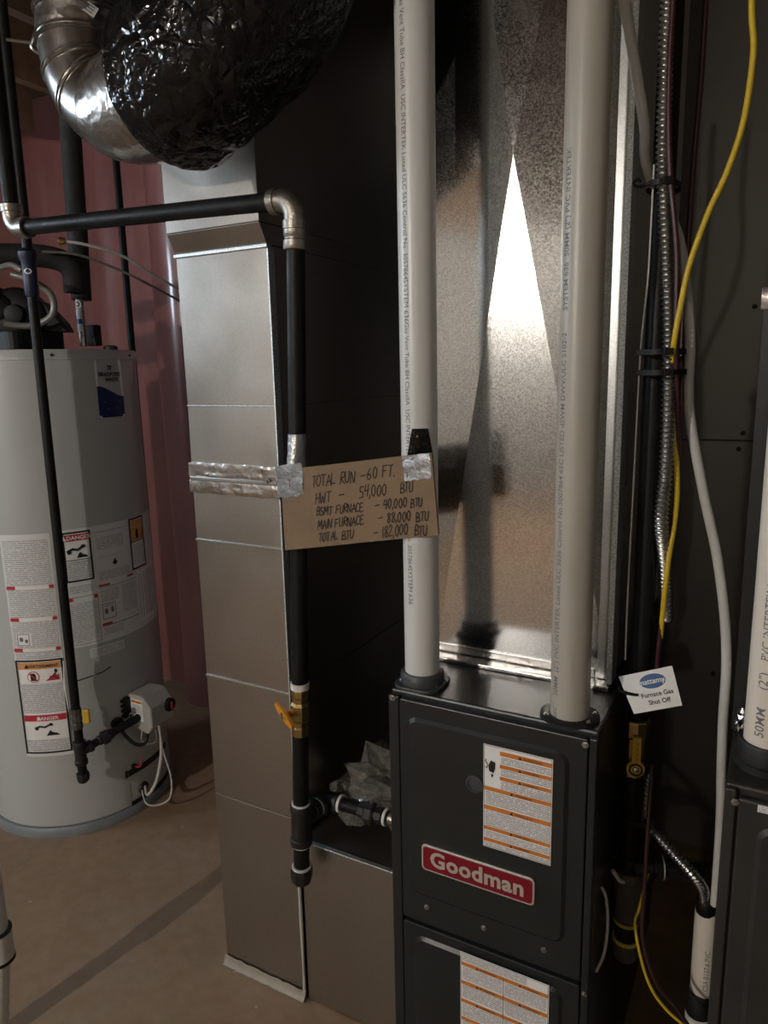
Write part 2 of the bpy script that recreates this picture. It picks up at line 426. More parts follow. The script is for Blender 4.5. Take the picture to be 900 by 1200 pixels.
# a small basement window high in the left wall
wn = MB(); wn.box(X0+.02, X0+.06, -.55, .45, 1.75, 1.80); wn.box(X0+.02, X0+.06, -.55, .45, 2.25, 2.30); wn.box(X0+.02, X0+.06, -.55, -.5, 1.8, 2.25); wn.box(X0+.02, X0+.06, .4, .45, 1.8, 2.25)
win = struct(wn.build('window_1', 'frame_white'))
la = bpy.data.lights.new('window_daylight', 'AREA'); la.shape = 'RECTANGLE'; la.size = .45; la.size_y = .9; la.energy = WINDOW_POWER; la.color = (.72, .86, 1.)
lo = bpy.data.objects.new('window_daylight', la); COL.objects.link(lo); lo.location = (X0+.07, -.05, 2.025); lo.rotation_euler = (0, R(-90), 0)

# ================================================================== MAIN FURNACE
FX0, FX1, FY, FZ = -.565, -.2085, 1.025, .876
furn = thing('furnace', ((FX0+FX1)/2, 1.39, 0), 'charcoal gas furnace with red name badge, between metal duct and gas pipe', 'furnace')
mb = MB(); mb.box(FX0, FX1, FY+.012, FY+.73, 0, FZ); cab = mb.build('cabinet', 'charcoal_enamel', furn, bevel=.004)
mb = MB(); mb.box(FX0, FX0+.020, FY+.001, FY+.0118, .02, FZ-.008); mb.build('edge_strip', 'charcoal_enamel', furn, bevel=.002)
mb = MB(); mb.box(FX1-.012, FX1, FY+.001, FY+.0118, .02, FZ-.008); mb.build('edge_strip', 'charcoal_enamel', furn, bevel=.002)
def door(name, x0, x1, z0, z1, emb):
    mb = MB(); mb.prism([(a, FY+.0118, b) for a, b in rrect(x0, x1, z0, z1, .004, 3)], (0, -.0118, 0))
    d = mb.build(name, 'charcoal_enamel', furn, bevel=.002)
    ex0, ex1, ez0, ez1 = emb
    o_ = rrect(ex0, ex1, ez0, ez1, .022, 6); i_ = rrect(ex0+.006, ex1-.006, ez0+.006, ez1-.006, .017, 6)
    m2 = MB(); n = len(o_)
    m2.add([(a, FY-.0002, b) for a, b in o_]+[(a, FY-.0048, b) for a, b in i_], [(k, k+n, (k+1) % n+n, (k+1) % n) for k in range(n)]+[list(range(n, 2*n))[::-1]])
    m2.build('raised_panel', 'charcoal_enamel', d)
    return d
dU = door('upper_door', FX0+.0215, FX1-.0135, .440, FZ-.010, (-.530, -.249, .497, .838))
dL = door('lower_door', FX0+.0215, FX1-.0135, .03, .432, (-.522, -.249, .06, .412))
for x in (-.495, -.387, -.282): screw('door_screw', (x, FY-.0002, .476), (0, -1, 0), .0036, dU)
screw('corner_screw', (-.556, FY+.0008, .864), (0, -1, 0), .0038, furn); screw('corner_screw', (-.226, FY-.0002, .857), (0, -1, 0), .0038, furn)
for z in (.15, .42): screw('corner_screw', (-.2145, FY+.0008, z), (0, -1, 0), .003, furn)
FP = FY-.0052
mb = MB()
mb.lathe([(.0155, 0), (.0155, .0022), (.0125, .0026), (.0115, .0006)], (-.402, FP+.0004, .746), (0, -1, 0), 24); mb.build('sight_glass', 'grey_flange', dU)
# warning label, upper door
def warn_label(x0, z0, x1, z1, rows, two_col=False, icon=True, name='warning_label'):
    W, Hh = x1-x0, z1-z0
    p = Print(plane_S((x0, FP, z0), (1, 0, 0), (0, 0, 1)))
    p.rect(0, 0, W, Hh, 'paper_white', 1); p.frame(.0012, .0012, W-.0012, Hh-.0012, .0008, 'ink_grey', 2)
    for r in rows:
        u0, u1, v1, v0, tv0 = r
        p.rect(u0, v0, u1, v1, 'label_orange', 3)
        um = (u0+u1)/2
        p.poly([(um-.012, v0+.001), (um-.006, v0+.001), (um-.009, v1-.0008)], 'ink_black', 4)
        p.text('WARNING', um-.004, v0+.0013, (v1-v0)*.85, 'ink_black', 4)
        p.rect(u0+.002, tv0, u1-.002, v0-.0012, 'fine_print', 2)
    if icon:
        # pinched hand pictogram
        p.poly([(.010, Hh-.046), (.017, Hh-.048), (.020, Hh-.040), (.0205, Hh-.030), (.018, Hh-.0275), (.016, Hh-.029), (.014, Hh-.026), (.0115, Hh-.029), (.010, Hh-.033), (.0085, Hh-.036)], 'ink_black', 3)
        p.poly([(.013, Hh-.050), (.017, Hh-.051), (.0165, Hh-.055), (.014, Hh-.056)], 'ink_black', 3)
        p.stroke([(.0045, Hh-.026), (.0035, Hh-.030), (.0070, Hh-.034), (.0065, Hh-.041), (.0035, Hh-.040)], .0014, 'ink_black', 3)
    return p
p = warn_label(-.387, .638, -.273, .823, [], True)
p_rows = [(.028, .113, .178, .1705, .156), (.028, .113, .155, .1485, .135), (.028, .113, .134, .1275, .112), (.002, .113, .111, .1040, .078), (.002, .113, .077, .0695, .040), (.002, .113, .039, .0325, .019), (.002, .113, .0175, .0110, .002)]
p = warn_label(-.387, .638, -.273, .823, p_rows); p.build('warning_label', None, dU)['label'] = 'white warning label with orange bands'
p = warn_label(-.428, .235, -.270, .417, [(.002, .0785, .163, .1560, .128), (.0795, .156, .163, .1560, .128), (.002, .0785, .125, .118, .090), (.0795, .156, .125, .118, .090), (.002, .0785, .087, .080, .052), (.0795, .156, .087, .080, .052), (.002, .156, .05, .043, .004)], True, False)
p.rect(.003, .1645, .120, .179, 'fine_print', 2); p.rect(.0783, .05, .0797, .163, 'ink_grey', 3)
p.build('warning_label', None, dL)['label'] = 'white two-column warning label with orange bands'
# name badge
bx0, bx1, bz0, bz1 = -.500, -.297, .557, .607
mb = MB(); mb.prism([(a, FP+.0002, b) for a, b in rrect(bx0, bx1, bz0, bz1, .008, 5)], (0, -.004, 0)); bad = mb.build('name_badge', 'badge_silver', dU, bevel=.001)
bad['label'] = 'red name badge with silver rim and letters'
p = Print(plane_S((bx0, FP-.0039, bz0), (1, 0, 0), (0, 0, 1))); W = bx1-bx0; Hh = bz1-bz0
p.poly(rrect(.0035, W-.0035, .0035, Hh-.0035, .006, 5), 'badge_red', 1)
p.text('Goodman', W/2, .0135, .0400, 'badge_silver', 3, bold=.034, align='CENTER', space=1.06)
p.build('badge_lettering', None, bad)
# vent flanges on top
def flange(cx, cy, r, sx, sy, mat, label):
    mb = MB(); pts = rrect(cx-sx, cx+sx, cy-sy, cy+sy, min(sx, sy)*.62, 6)
    mb.prism([(a, b, FZ+.0004) for a, b in pts], (0, 0, .006))
    o = mb.build('vent_flange', mat, furn, bevel=.0015)
    m2 = MB(); m2.lathe([(r+.008, .006), (r+.008, .022), (r+.005, .026), (r+.0006, .026), (r+.0006, .006)], (cx, cy, FZ), seg=28, cap=False); m2.build('vent_collar', mat, o)
    for a in (25, 155, 205, 335):
        screw('flange_screw', (cx+sx*.86*math.cos(R(a)), cy+sy*.86*math.sin(R(a)), FZ+.0062), (0, 0, 1), .0028, o)
    return o
PL = (-.524, 1.078); PR = (-.262, 1.069)
flange(PL[0], PL[1], .0302, .043, .043, 'grey_flange', '')
mb = MB(); mb.lathe([(.046, .0004), (.046, .004), (.043, .006), (.0305, .006), (.0305, .0004)], (PR[0], PR[1], FZ), seg=32, cap=False)
fr = mb.build('vent_flange', 'rubber_black', furn)
for a in (20, 150, 215, 330): screw('flange_screw', (PR[0]+.039*math.cos(R(a)), PR[1]+.039*math.sin(R(a)), FZ+.006), (0, 0, 1), .0026, fr)
mb = MB(); mb.lathe([(.0125, 0), (.0125, .003), (.0085, .004), (.0085, .0)], (FX0, 1.152, .508), (-1, 0, 0), 20, False); mb.build('gas_inlet_grommet', 'rubber_black', furn)

# ------------------------------------------------------------------ white vent pipes with print
def vent_pipe(c, z0, z1, r, mat, label, texts, down, th, size, lean=(0, 0)):
    t = thing('vent_pipe', (c[0], c[1], z0), label, 'pipe')
    mb = MB(); mb.lathe([(r-.004, 0), (r, 0), (r, z1-z0), (r-.004, z1-z0), (r-.004, .001)], (c[0], c[1], z0), seg=40, cap=False); b = mb.build('pipe', mat, t)
    if texts:
        v = 2.02 if down else z0+.004
        for s, sz, gap in texts:
            vv, _ = text2d(s, sz, 0. if down else .006); L = max(a for a, _ in vv)
            v0 = -v if down else v
            p = Print(cyl_S((c[0], c[1], 0), r, R(th), True, down), .0003)
            p.text(s, v0, -sz*.35, sz, 'ink_bluegrey' if down else 'ink_grey', 1, bold=0. if down else .006)
            v = v-L-gap if down else v+L+gap
            p.build('printed_line', None, t)
    return t
line1 = [('SYSTEM 636  ', .0125, .0), ('Gas Vent Tube BH ClassIIA  USC INTERTEK Listed ULC S636 Control No. 3057864  ', .0115, 0.), ('SYSTEM 636  ', .0125, 0.), ('Gas Vent Tube BH ClassIIA  USC INTERTEK Listed ULC S636 Control No. 3057864  ', .0115, 0.), ('SYSTEM 636', .0125, 0)]
vent_pipe(PL, FZ+.004, 2.58, .03015, 'pvc_cool', 'left white plastic vent pipe on the furnace, behind the cardboard', line1, True, -101, .0115)
line2 = [('65C |', .0115, .012), ('50MM  (2") PVC INTERTEK Listed ULC S636 Control No 5007864 65C LISTED dSWM DWV/ULC S102-2', .0125, .03), ('SYSTEM 636  50MM (2") PVC INTERTEK', .0125, 0.)]
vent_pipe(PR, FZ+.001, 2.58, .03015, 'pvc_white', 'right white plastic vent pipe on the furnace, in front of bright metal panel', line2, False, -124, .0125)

# ================================================================== SUPPLY PLENUM with cross-broken front
PX0, PX1, PY, PZ0, PZ1 = -.563, -.226, 1.215, .885, 2.60
plen = thing('supply_plenum', ((PX0+PX1)/2, 1.47, FZ), 'shiny galvanized plenum standing on the furnace, creased in a long cross', 'duct')
mb = MB(); mb.box(PX0, PX1, PY+.004, 1.74, PZ0, PZ1); mb.build('plenum_body', 'galvanized', plen, bevel=.001)
CZ = 1.752; HC = .022
mb = MB(); mb.add([(PX0+.004, PY, PZ0), (PX1-.004, PY, PZ0), (PX1-.004, PY, PZ1), (PX0+.004, PY, PZ1), (-.408, PY-HC, CZ)], [(0, 1, 4), (1, 2, 4), (2, 3, 4), (3, 0, 4)])
mb.build('creased_panel', 'galvanized_plenum', plen)
mb = MB(); mb.box(PX1-.006, PX1+.003, PY-.022, PY+.02, PZ0, PZ1); mb.build('corner_seam', 'galvanized_edge', plen, bevel=.001)
mb = MB(); mb.box(PX1-.026, PX1-.0065, PY-.003, PY-.0002, PZ0, PZ1); mb.build('corner_seam', 'galvanized', plen, bevel=.001)
mb = MB(); mb.box(PX0-.003, PX0+.005, PY-.006, PY+.02, PZ0, PZ1); mb.build('corner_seam', 'galvanized', plen, bevel=.001)
mb = MB(); mb.box(PX0+.006, PX1-.03, PY-.004, PY-.0006, PZ0+.001, PZ0+.016); mb.build('bottom_cleat', 'galvanized', plen, bevel=.001)
mb = MB(); mb.box(PX0, PX1, PY-.034, PY+.02, FZ+.0004, FZ+.008); mb.build('base_flange', 'foil_tape', plen, bevel=.0015)
for x in (-.45, -.33): screw('cleat_screw', (x, PY-.004, PZ0+.008), (0, -1, 0), .003, plen)

# ================================================================== RETURN DROP
DX0, DX1, DY = -1.10, -.870, 1.150
drop = thing('return_duct', ((DX0+DX1)/2, 1.47, 0), 'tall grey sheet metal return duct between water heater and furnace', 'duct')
def panel(z0, z1, y=DY, yt=None, mat='galvanized_matte'):
    yt = y if yt is None else yt
    mb = MB(); mb.add([(DX0,y,z0),(DX1,y,z0),(DX1,1.80,z0),(DX0,1.80,z0),(DX0,yt,z1),(DX1,yt,z1),(DX1,1.80,z1),(DX0,1.80,z1)],
              [(0,3,2,1),(4,5,6,7),(0,1,5,4),(1,2,6,5),(2,3,7,6),(3,0,4,7)])
    return mb.build('duct_section', mat, drop, bevel=.0015)
panel(.012, .459); panel(.460, .753); panel(.754, 1.067); panel(1.068, 1.205); panel(1.2055, 1.3545, DY, DY+.002); panel(1.3546, 1.654, DY+.002, DY)
mb = MB(); mb.box(DX0, DX1, DY-.0005, DY+.006, 1.3535, 1.3560); mb.build('seam_lip', 'galvanized_edge', drop, bevel=.0008)
panel(1.655, 1.692, DY-.001, DY-.022); panel(1.6925, 2.60, DY-.022)
mb = MB(); mb.box(DX0-.002, DX1+.002, DY-.005, DY+.01, 1.649, 1.656); mb.build('seam_lip', 'galvanized_edge', drop, bevel=.001)
for z in (.753, 1.067):
    mb = MB(); mb.box(DX0, DX1, DY-.004, DY+.004, z-.003, z+.003); mb.build('seam_lip', 'galvanized', drop, bevel=.001)
mb = MB(); mb.box(DX1-.0005, DX1+.003, DY-.003, DY+.016, 1.21, 1.648); mb.build('corner_seam', 'galvanized_edge', drop, bevel=.0008)
mb = MB(); mb.box(DX1-.0005, DX1+.003, DY-.003, DY+.016, .42, 1.17); mb.build('corner_seam', 'galvanized_edge', drop, bevel=.0008)
def wavy_band(z0, z1, y, amp, seed, name='foil_band', mat='foil_tape', par=drop, x0=DX0-.003, x1=DX1+.004, slope=0.):
    mb = MB(); n = 30; rows = []
    for i in range(7):
        row = []
        for j in range(n+1):
            x = x0+(x1-x0)*j/n; z = z0+(z1-z0)*i/6+.0025*noise.noise((x*30, seed, i*.2))+slope*(x-x0)
            yy = y-abs(amp*noise.noise((x*25, z*60, seed)))-.0012*(1 if 0 < i < 6 else 0)
            row.append((x, yy, z))
        rows.append(row)
    rows = [[(a, y+.004, c) for a, b, c in rows[0]]]+rows+[[(a, y+.004, c) for a, b, c in rows[-1]]]
    mb.rings(rows, False, False, True); return mb.build(name, mat, par)
wavy_band(1.205, 1.236, DY-.0035, .004, 3.1); wavy_band(1.172, 1.200, DY-.0035, .004, 8.2)
mb = MB(); mb.box(DX0, DX1, DY-.008, DY-.0005, 1.198, 1.207); mb.build('drive_cleat', 'galvanized', drop, bevel=.002)
screw('cleat_screw', (-.893, DY-.008, 1.207), (0, -1, 0), .004, drop)
mb = MB(); mb.tube([(DX1+.001, DY-.001, z+.0) for z in (.012, .1, .2, .3, .40)], [.0035, .003, .0042, .0038, .006], 8); mb.build('caulk_bead', 'caulk', drop)
mb = MB(); n = 24; rows = []
for i in range(5):
    rows.append([(DX0-.004+(DX1-DX0+.008)*j/n, DY-.003-.010*(1-i/4)**2-.003*noise.noise((j*.7, i, 2)), .002+.022*(i/4)**1.3+.003*noise.noise((j*.5, i*.6, 5))*(i > 0)) for j in range(n+1)])
mb.rings(rows, False, False, True); mb.build('floor_seal', 'seal_tape', drop)

# low return box between the drop and the furnace
rb = thing('return_box', (-.72, 1.43, 0), 'low grey sheet metal box joining tall duct to furnace', 'duct')
mb = MB(); mb.box(DX1+.009, FX0-.006, DY+.003, 1.70, .004, .408); mb.build('box_body', 'galvanized_matte', rb, bevel=.001)
mb = MB(); mb.box(DX1+.009, FX0-.004, DY-.0005, DY+.010, .4085, .412); mb.build('top_lip', 'galvanized_edge', rb, bevel=.0008)
mb = MB(); mb.box(-.604, -.592, DY-.004, DY+.0025, .004, .4084); mb.build('side_seam', 'galvanized', rb, bevel=.0015)
mb = MB(); mb.box(-.588, -.573, DY-.010, DY+.0025, .004, .4084); mb.build('side_seam', 'galvanized', rb, bevel=.0015)

# crumpled plastic bag on the box
def crumple(c, rad, seed, n=3, amp=.45):
    import bmesh
    bm = bmesh.new(); bmesh.ops.create_icosphere(bm, subdivisions=n, radius=1.)
    mb = MB(); vs = []
    for v in bm.verts:
        d = v.co.normalized(); h = 1+amp*noise.noise(d*2.1+Vector((seed, 0, 0)))+.30*amp*abs(noise.noise(d*6+Vector((0, seed, 0))))
        vs.append((c[0]+d.x*rad[0]*h, c[1]+d.y*rad[1]*h, c[2]+d.z*rad[2]*h))
    mb.add(vs, [[v.index for v in f.verts] for f in bm.faces]); bm.free(); return mb
mb = crumple((-.685, 1.275, .47), (.105, .085, .070), 4.4, 3, 1.15)
zmin = min(v.z for v in mb.v)
for v in mb.v: v.z += .4085-zmin; v.x = min(v.x, FX0-.003)
bag = mb.build('plastic_bag', 'clear_plastic'); tag(bag, 'crumpled clear plastic bag lying against the furnace side', 'bag')

# ================================================================== GAS PIPES
def ring(c, ax, r, t, w, parent, mat='teflon', name='thread_tape'):
    mb = MB(); mb.lathe([(r, -w/2), (r+t, -w/2), (r+t, w/2), (r, w/2)], c, ax, 20, False); return mb.build(name, mat, parent)
def elbow(c, d1, d2, r, rad, parent, mat, name='elbow', collar=.022, band=True):
    """quarter bend whose corner point is c, arms along d1 and d2"""
    c, d1, d2 = Vector(c), Vector(d1).normalized(), Vector(d2).normalized()
    ctr = c+d1*rad+d2*rad; pts = [c+d1*(rad+collar)]
    for k in range(9):
        a = R(90*k/8); pts.append(ctr-d2*rad*math.cos(a)-d1*rad*math.sin(a))
    pts.append(c+d2*(rad+collar))
    mb = MB(); mb.tube(pts, r, 20); o = mb.build(name, mat, parent)
    if band:
        for d in (d1, d2):
            m2 = MB(); m2.lathe([(r*.98, 0), (r*1.14, .001), (r*1.14, collar*.75), (r*.98, collar*.8)], c+d*(rad+collar*.3), d, 20, False); m2.build('bead', mat, o)
    return o
# the mid run: comes down at far left, crosses in front of the heater and the duct, drops to the furnace
g1 = thing('gas_pipe', (-.826, 1.108, .31), 'long black gas pipe crossing before the tall duct and dropping to its drip leg', 'pipe')
PR1 = .0168
top = Vector((-.788, 1.130, 1.715)); bot = Vector((-.824, 1.107, .50))
def along(z): t = (z-bot.z)/(top.z-bot.z); return bot+(top-bot)*t
mb = MB(); mb.tube([along(1.665), along(.795)], PR1, 20); mb.build('riser_pipe', 'black_iron', g1)
LX = Vector((-1.567, 1.130, 1.752))
e1 = elbow(top+Vector((0, 0, .005)), (-1, 0, .03), (along(.5)-top), .0205, .030, g1, 'cast_fitting', collar=.02)
mb = MB(); mb.tube([top+Vector((-.05, 0, .0066)), LX+Vector((.055, 0, -.0016))], PR1, 20); mb.build('cross_pipe', 'black_iron', g1)
elbow(LX, (1, 0, -.03), (0, 0, 1), .0205, .028, g1, 'cast_fitting', collar=.022)
mb = MB(); mb.tube([LX+Vector((0, 0, .055)), (LX.x, LX.y, 2.58)], PR1, 20); mb.build('drop_pipe', 'black_iron', g1)
mb = MB(); mb.lathe([(.0212, 0), (.0225, .002), (.0225, .016), (.0205, .018), (.0205, .022), (.0222, .024), (.0222, .034), (.019, .036)], along(1.634), top-bot, 20); mb.build('collar', 'cast_fitting', g1)
# valve
vz = .745; vc = along(vz); ax = (top-bot).normalized()
mb = MB(); mb.lathe([(.0185, -.052), (.0185, -.034), (.0165, -.032), (.0165, -.022), (.020, -.016), (.021, 0), (.020, .014), (.0165, .020), (.0165, .030), (.0185, .032), (.0185, .048)], vc, ax, 8, True, False)
val = mb.build('valve_body', 'brass', g1, bevel=.001)
vd = Vector((-.45, -.89, 0)).normalized(); vs_ = Vector((-.89, .45, .10)).normalized(); hc = vc+vd*.028
mb = MB(); mb.lathe([(.008, -.012), (.008, .004), (.0115, .005), (.0115, .012), (.004, .013)], hc, vd, 16); hub = mb.build('valve_handle', 'orange_handle', val)
mb = MB(); vv3 = ax
mb.prism([hc+vd*.005+vs_*a+vv3*b for a, b in [(.036, .012), (.038, .004), (.012, -.010), (-.012, -.012), (-.038, -.012), (-.038, -.004), (-.010, .010), (.010, .011)]], vd*.006); mb.build('lever', 'orange_handle', hub)
mb = MB(); mb.lathe([(.0072, 0), (.0072, .0015), (.004, .002)], hc+vd*.0125, vd, 12); mb.build('handle_nut', 'screw_steel', hub)
ring(along(.800), ax, PR1, .0024, .013, g1)
mb = MB(); mb.tube([along(.700), along(.535)], PR1, 20); mb.build('lower_pipe', 'black_iron', g1)
TZ = .490; tc_ = along(TZ)
mb = MB(); mb.lathe([(.0225, -.046), (.0232, -.044), (.0232, -.032), (.0212, -.030), (.0212, .030), (.0232, .032), (.0232, .044), (.0225, .046)], tc_, ax, 24); tee = mb.build('tee', 'black_fitting', g1)
mb = MB(); mb.lathe([(.0205, 0), (.0205, .026), (.0232, .028), (.0232, .040), (.0225, .042)], tc_+Vector((0, .004, .012)), (.12, 1, 0), 20); mb.build('tee_branch', 'black_fitting', tee)
ring(along(TZ+.047), ax, PR1, .003, .005, g1); ring(along(TZ-.047), ax, PR1, .003, .005, g1)
mb = MB(); mb.tube([along(TZ-.045), along(TZ-.105)], PR1, 20); mb.build('drip_nipple', 'black_iron', g1)
mb = MB(); mb.lathe([(.0228, .026), (.0235, .024), (.0235, .006), (.021, -.006), (.014, -.013)], along(TZ-.128), ax, 8, True, True); mb.build('drip_cap', 'black_fitting', g1)
ring(along(TZ-.101), ax, PR1, .004, .007, g1)
bz_ = TZ+.012; ey = tc_.y+.052
q = Vector((tc_.x+.008, ey, bz_)); ring(q-Vector((.001, .004, 0)), (.12, 1, 0), .0165, .004, .006, g1)
elbow((tc_.x+.011, ey+.030, bz_), (0, -1, 0), (1, 0, .02), .020, .020, g1, 'black_fitting', collar=.012)
yb = ey+.030
ring((tc_.x+.048, yb, bz_+.001), (1, 0, 0), .0135, .006, .006, g1)
mb = MB(); mb.tube([(tc_.x+.040, yb, bz_), (FX0-.004, yb, bz_+.004)], .0138, 18); mb.build('branch_pipe', 'black_iron', g1)
ux = tc_.x+.125
mb = MB(); mb.lathe([(.016, -.030), (.018, -.028), (.018, -.014), (.024, -.012), (.026, -.008), (.026, .006), (.023, .010), (.0185, .011), (.018, .026), (.016, .028)], (ux, yb, bz_+.002), (1, 0, 0), 8, True, False); mb.build('union', 'black_fitting', g1)
ring((ux+.034, yb, bz_+.002), (1, 0, 0), .0138, .0045, .006, g1); ring((ux+.052, yb, bz_+.003), (1, 0, 0), .0138, .0015, .018, g1, 'cast_fitting', 'ring_band')

# gas pipe of the heater
hp = Vector((-1.789, 1.314, 0))
g2 = thing('gas_pipe', (hp.x, hp.y, .20), 'slim black gas pipe standing in front of the grey water heater', 'pipe')
r2 = .0134
mb = MB(); mb.tube([hp+Vector((.004, .012, 2.58)), hp+Vector((.002, .004, 1.2)), hp+Vector((0, 0, .44))], r2, 16); mb.build('riser_pipe', 'black_iron', g2)
mb = MB(); mb.lathe([(.016, -.030), (.016, -.014), (.014, -.010), (.0165, .002), (.014, .014), (.016, .018), (.016, .034)], hp+Vector((0, 0, .415)), (0, 0, 1), 8, True, False); val = mb.build('valve_body', 'rusty_tee', g2)
mb = MB(); mb.obox(hp+Vector((.030, .012, .425)), (.85, .5, 0), (-.5, .85, 0), (0, 0, 1), .010, .006, .022); mb.build('valve_handle', 'yellow_paint', val, bevel=.003)
mb = MB(); mb.tube([hp+Vector((0, 0, .39)), hp+Vector((0, 0, .33))], r2, 16); mb.build('lower_pipe', 'black_iron', g2)
mb = MB(); mb.lathe([(.018, -.038), (.019, -.036), (.019, -.024), (.017, -.022), (.017, .022), (.019, .024), (.019, .036), (.018, .038)], hp+Vector((0, 0, .305)), (0, 0, 1), 20); tee = mb.build('tee', 'black_fitting', g2)
bd = Vector((.050, .186, .038)).normalized(); b0 = hp+Vector((0, 0, .308))
mb = MB(); mb.lathe([(.016, 0), (.016, .024), (.019, .026), (.019, .036), (.018, .038)], b0, bd, 18); mb.build('tee_branch', 'black_fitting', tee)
mb = MB(); mb.tube([b0+bd*.03, b0+bd*.200], r2*.95, 16); mb.build('branch_pipe', 'black_iron', g2)
mb = MB(); mb.lathe([(.014, -.024), (.016, -.022), (.016, -.012), (.022, -.010), (.022, .008), (.017, .010), (.016, .022), (.014, .024)], b0+bd*.082, bd, 8, True, False); mb.build('union', 'black_fitting', g2)
mb = MB(); mb.tube([hp+Vector((0, 0, .275)), hp+Vector((0, 0, .235))], r2, 16); mb.build('drip_nipple', 'black_iron', g2)
mb = MB(); mb.lathe([(.0185, .024), (.019, .022), (.019, .008), (.017, -.002), (.012, -.007)], hp+Vector((0, 0, .215)), (0, 0, 1), 8); mb.build('drip_cap', 'black_fitting', g2)
mb = MB(); mb.lathe([(r2+.001, -.07), (.018, -.062), (.019, -.02), (.019, .02), (.024, .03), (.025, .045), (r2+.001, .055)], hp+Vector((.002, .007, 1.70)), (0, 0, 1), 16)
bt = mb.build('blue_wrap', 'blue_tape', g2); bt['label'] = 'dark blue wrap around the pipe'
p = Print(cyl_S((hp.x+.002, hp.y+.007, 1.695), .0192, R(-50)), .0004); p.ellipse(0, 0, .010, .0075, 'paper_grey', 1); p.ellipse(0, 0, .006, .004, 'label_blue', 2); p.build('wrap_mark', None, bt)
mb = MB(); mb.tube(spline([hp+Vector((-.018, 0, 1.70)), hp+Vector((-.045, -.012, 1.715)), hp+Vector((-.10, -.03, 1.705)), hp+Vector((-.2, -.05, 1.70))]), .008, 10); mb.build('grey_arm', 'vinyl_tube', g2)
mb = MB(); mb.tube([hp+Vector((-.016, -.010, .60)), hp+Vector((-.018, -.012, .52)), hp+Vector((-.016, -.012, .44))], [.002, .0055, .001], 6); mb.build('tie_tail', 'grey_hose', g2)

# gas pipe beside the furnace
rp = Vector((-.179, 1.205, 0))
g3 = thing('gas_pipe', (rp.x, rp.y, .36), 'black gas pipe with yellow shut-off valve between the two furnaces', 'pipe')
mb = MB(); mb.tube([rp+Vector((-.002, 0, 2.58)), rp+Vector((0, 0, .826))], .0167, 20); mb.build('riser_pipe', 'black_iron', g3)
mb = MB(); mb.lathe([(.021, 0), (.0235, .002), (.0235, .020), (.0205, .026), (.0205, .070), (.0235, .076), (.0235, .102), (.021, .104)], rp+Vector((-.003, 0, .726)), (0, 0, 1), 10, True, False); val = mb.build('valve_body', 'brass', g3, bevel=.001)
vd = Vector((.25, -.97, 0)).normalized(); sd = Vector((.97, .25, 0)); hc = rp+Vector((-.003, 0, .749))+vd*.0240
mb = MB(); mb.lathe([(.015, 0), (.015, .004), (.012, .006)], hc, vd, 20); hub = mb.build('valve_handle', 'yellow_paint', val)
mb = MB(); mb.lathe([(.0115, .0055), (.0115, .0075), (.0085, .0075), (.0085, .0055)], hc, vd, 20, False); mb.build('handle_ring', 'ink_black', hub)
mb = MB(); mb.lathe([(.005, .006), (.005, .009), (.003, .010)], hc, vd, 12); mb.build('handle_nut', 'screw_steel', hub)
mb = MB(); mb.obox(hc+Vector((0, 0, .034))+vd*.003, sd, vd, (0, 0, 1), .0075, .003, .024); mb.build('lever', 'yellow_paint', hub, bevel=.001)
p = Print(plane_S(hc+Vector((0, 0, .014))+vd*.0064-sd*.0025, (0, 0, 1), -sd)); 
for k in range(4): p.rect(.003+k*.009, -.003, .009+k*.009, -.0022, 'ink_black', 1); p.rect(.003+k*.009, -.0055, .008+k*.009, -.0047, 'ink_black', 1)
p.build('lever_print', None, hub)
mb = MB(); mb.tube([rp+Vector((-.003, 0, .730)), rp+Vector((-.005, 0, .53))], .0167, 20); mb.build('lower_pipe', 'black_iron', g3)
tz = .490
mb = MB(); mb.lathe([(.0225, -.050), (.0235, -.048), (.0235, .034), (.0255, .036), (.0255, .048), (.024, .050)], rp+Vector((-.003, 0, tz)), (0, 0, 1), 22); tee = mb.build('tee', 'rusty_tee', g3)
mb = MB(); mb.lathe([(.020, 0), (.020, .030), (.0235, .032), (.0235, .045), (.022, .047)], rp+Vector((.004, .004, tz+.055)), (1, .35, 0), 20); mb.build('tee_branch', 'black_fitting', tee)
mb = MB(); mb.tube([rp+Vector((.045, .02, tz+.055)), rp+Vector((.11, .05, tz+.045))], .0155, 16); mb.build('branch_pipe', 'black_iron', g3)
ring(rp+Vector((.049, .021, tz+.055)), (1, .35, 0), .0155, .005, .004, g3)
ring(rp+Vector((-.003, 0, tz-.054)), (0, 0, 1), .0195, .0035, .006, g3, 'yellow_tape')
mb = MB(); mb.tube([rp+Vector((-.003, 0, tz-.05)), rp+Vector((-.003, 0, tz-.10))], .0205, 18); mb.build('drip_nipple', 'black_iron', g3)
ring(rp+Vector((-.003, 0, tz-.092)), (0, 0, 1), .0205, .003, .007, g3, 'yellow_tape')
mb = MB(); mb.lathe([(.0235, 0), (.0235, -.022), (.020, -.034), (.012, -.036)], rp+Vector((-.003, 0, tz-.096)), (0, 0, 1), 18); mb.build('drip_cap', 'rusty_tee', g3)
mb = MB(); mb.tube([(FX1+.006, 1.165, .555), (-.192, 1.172, .535), (-.185, 1.178, .53)], .004, 8); mb.build('clip_wire', 'white_wire', g3)

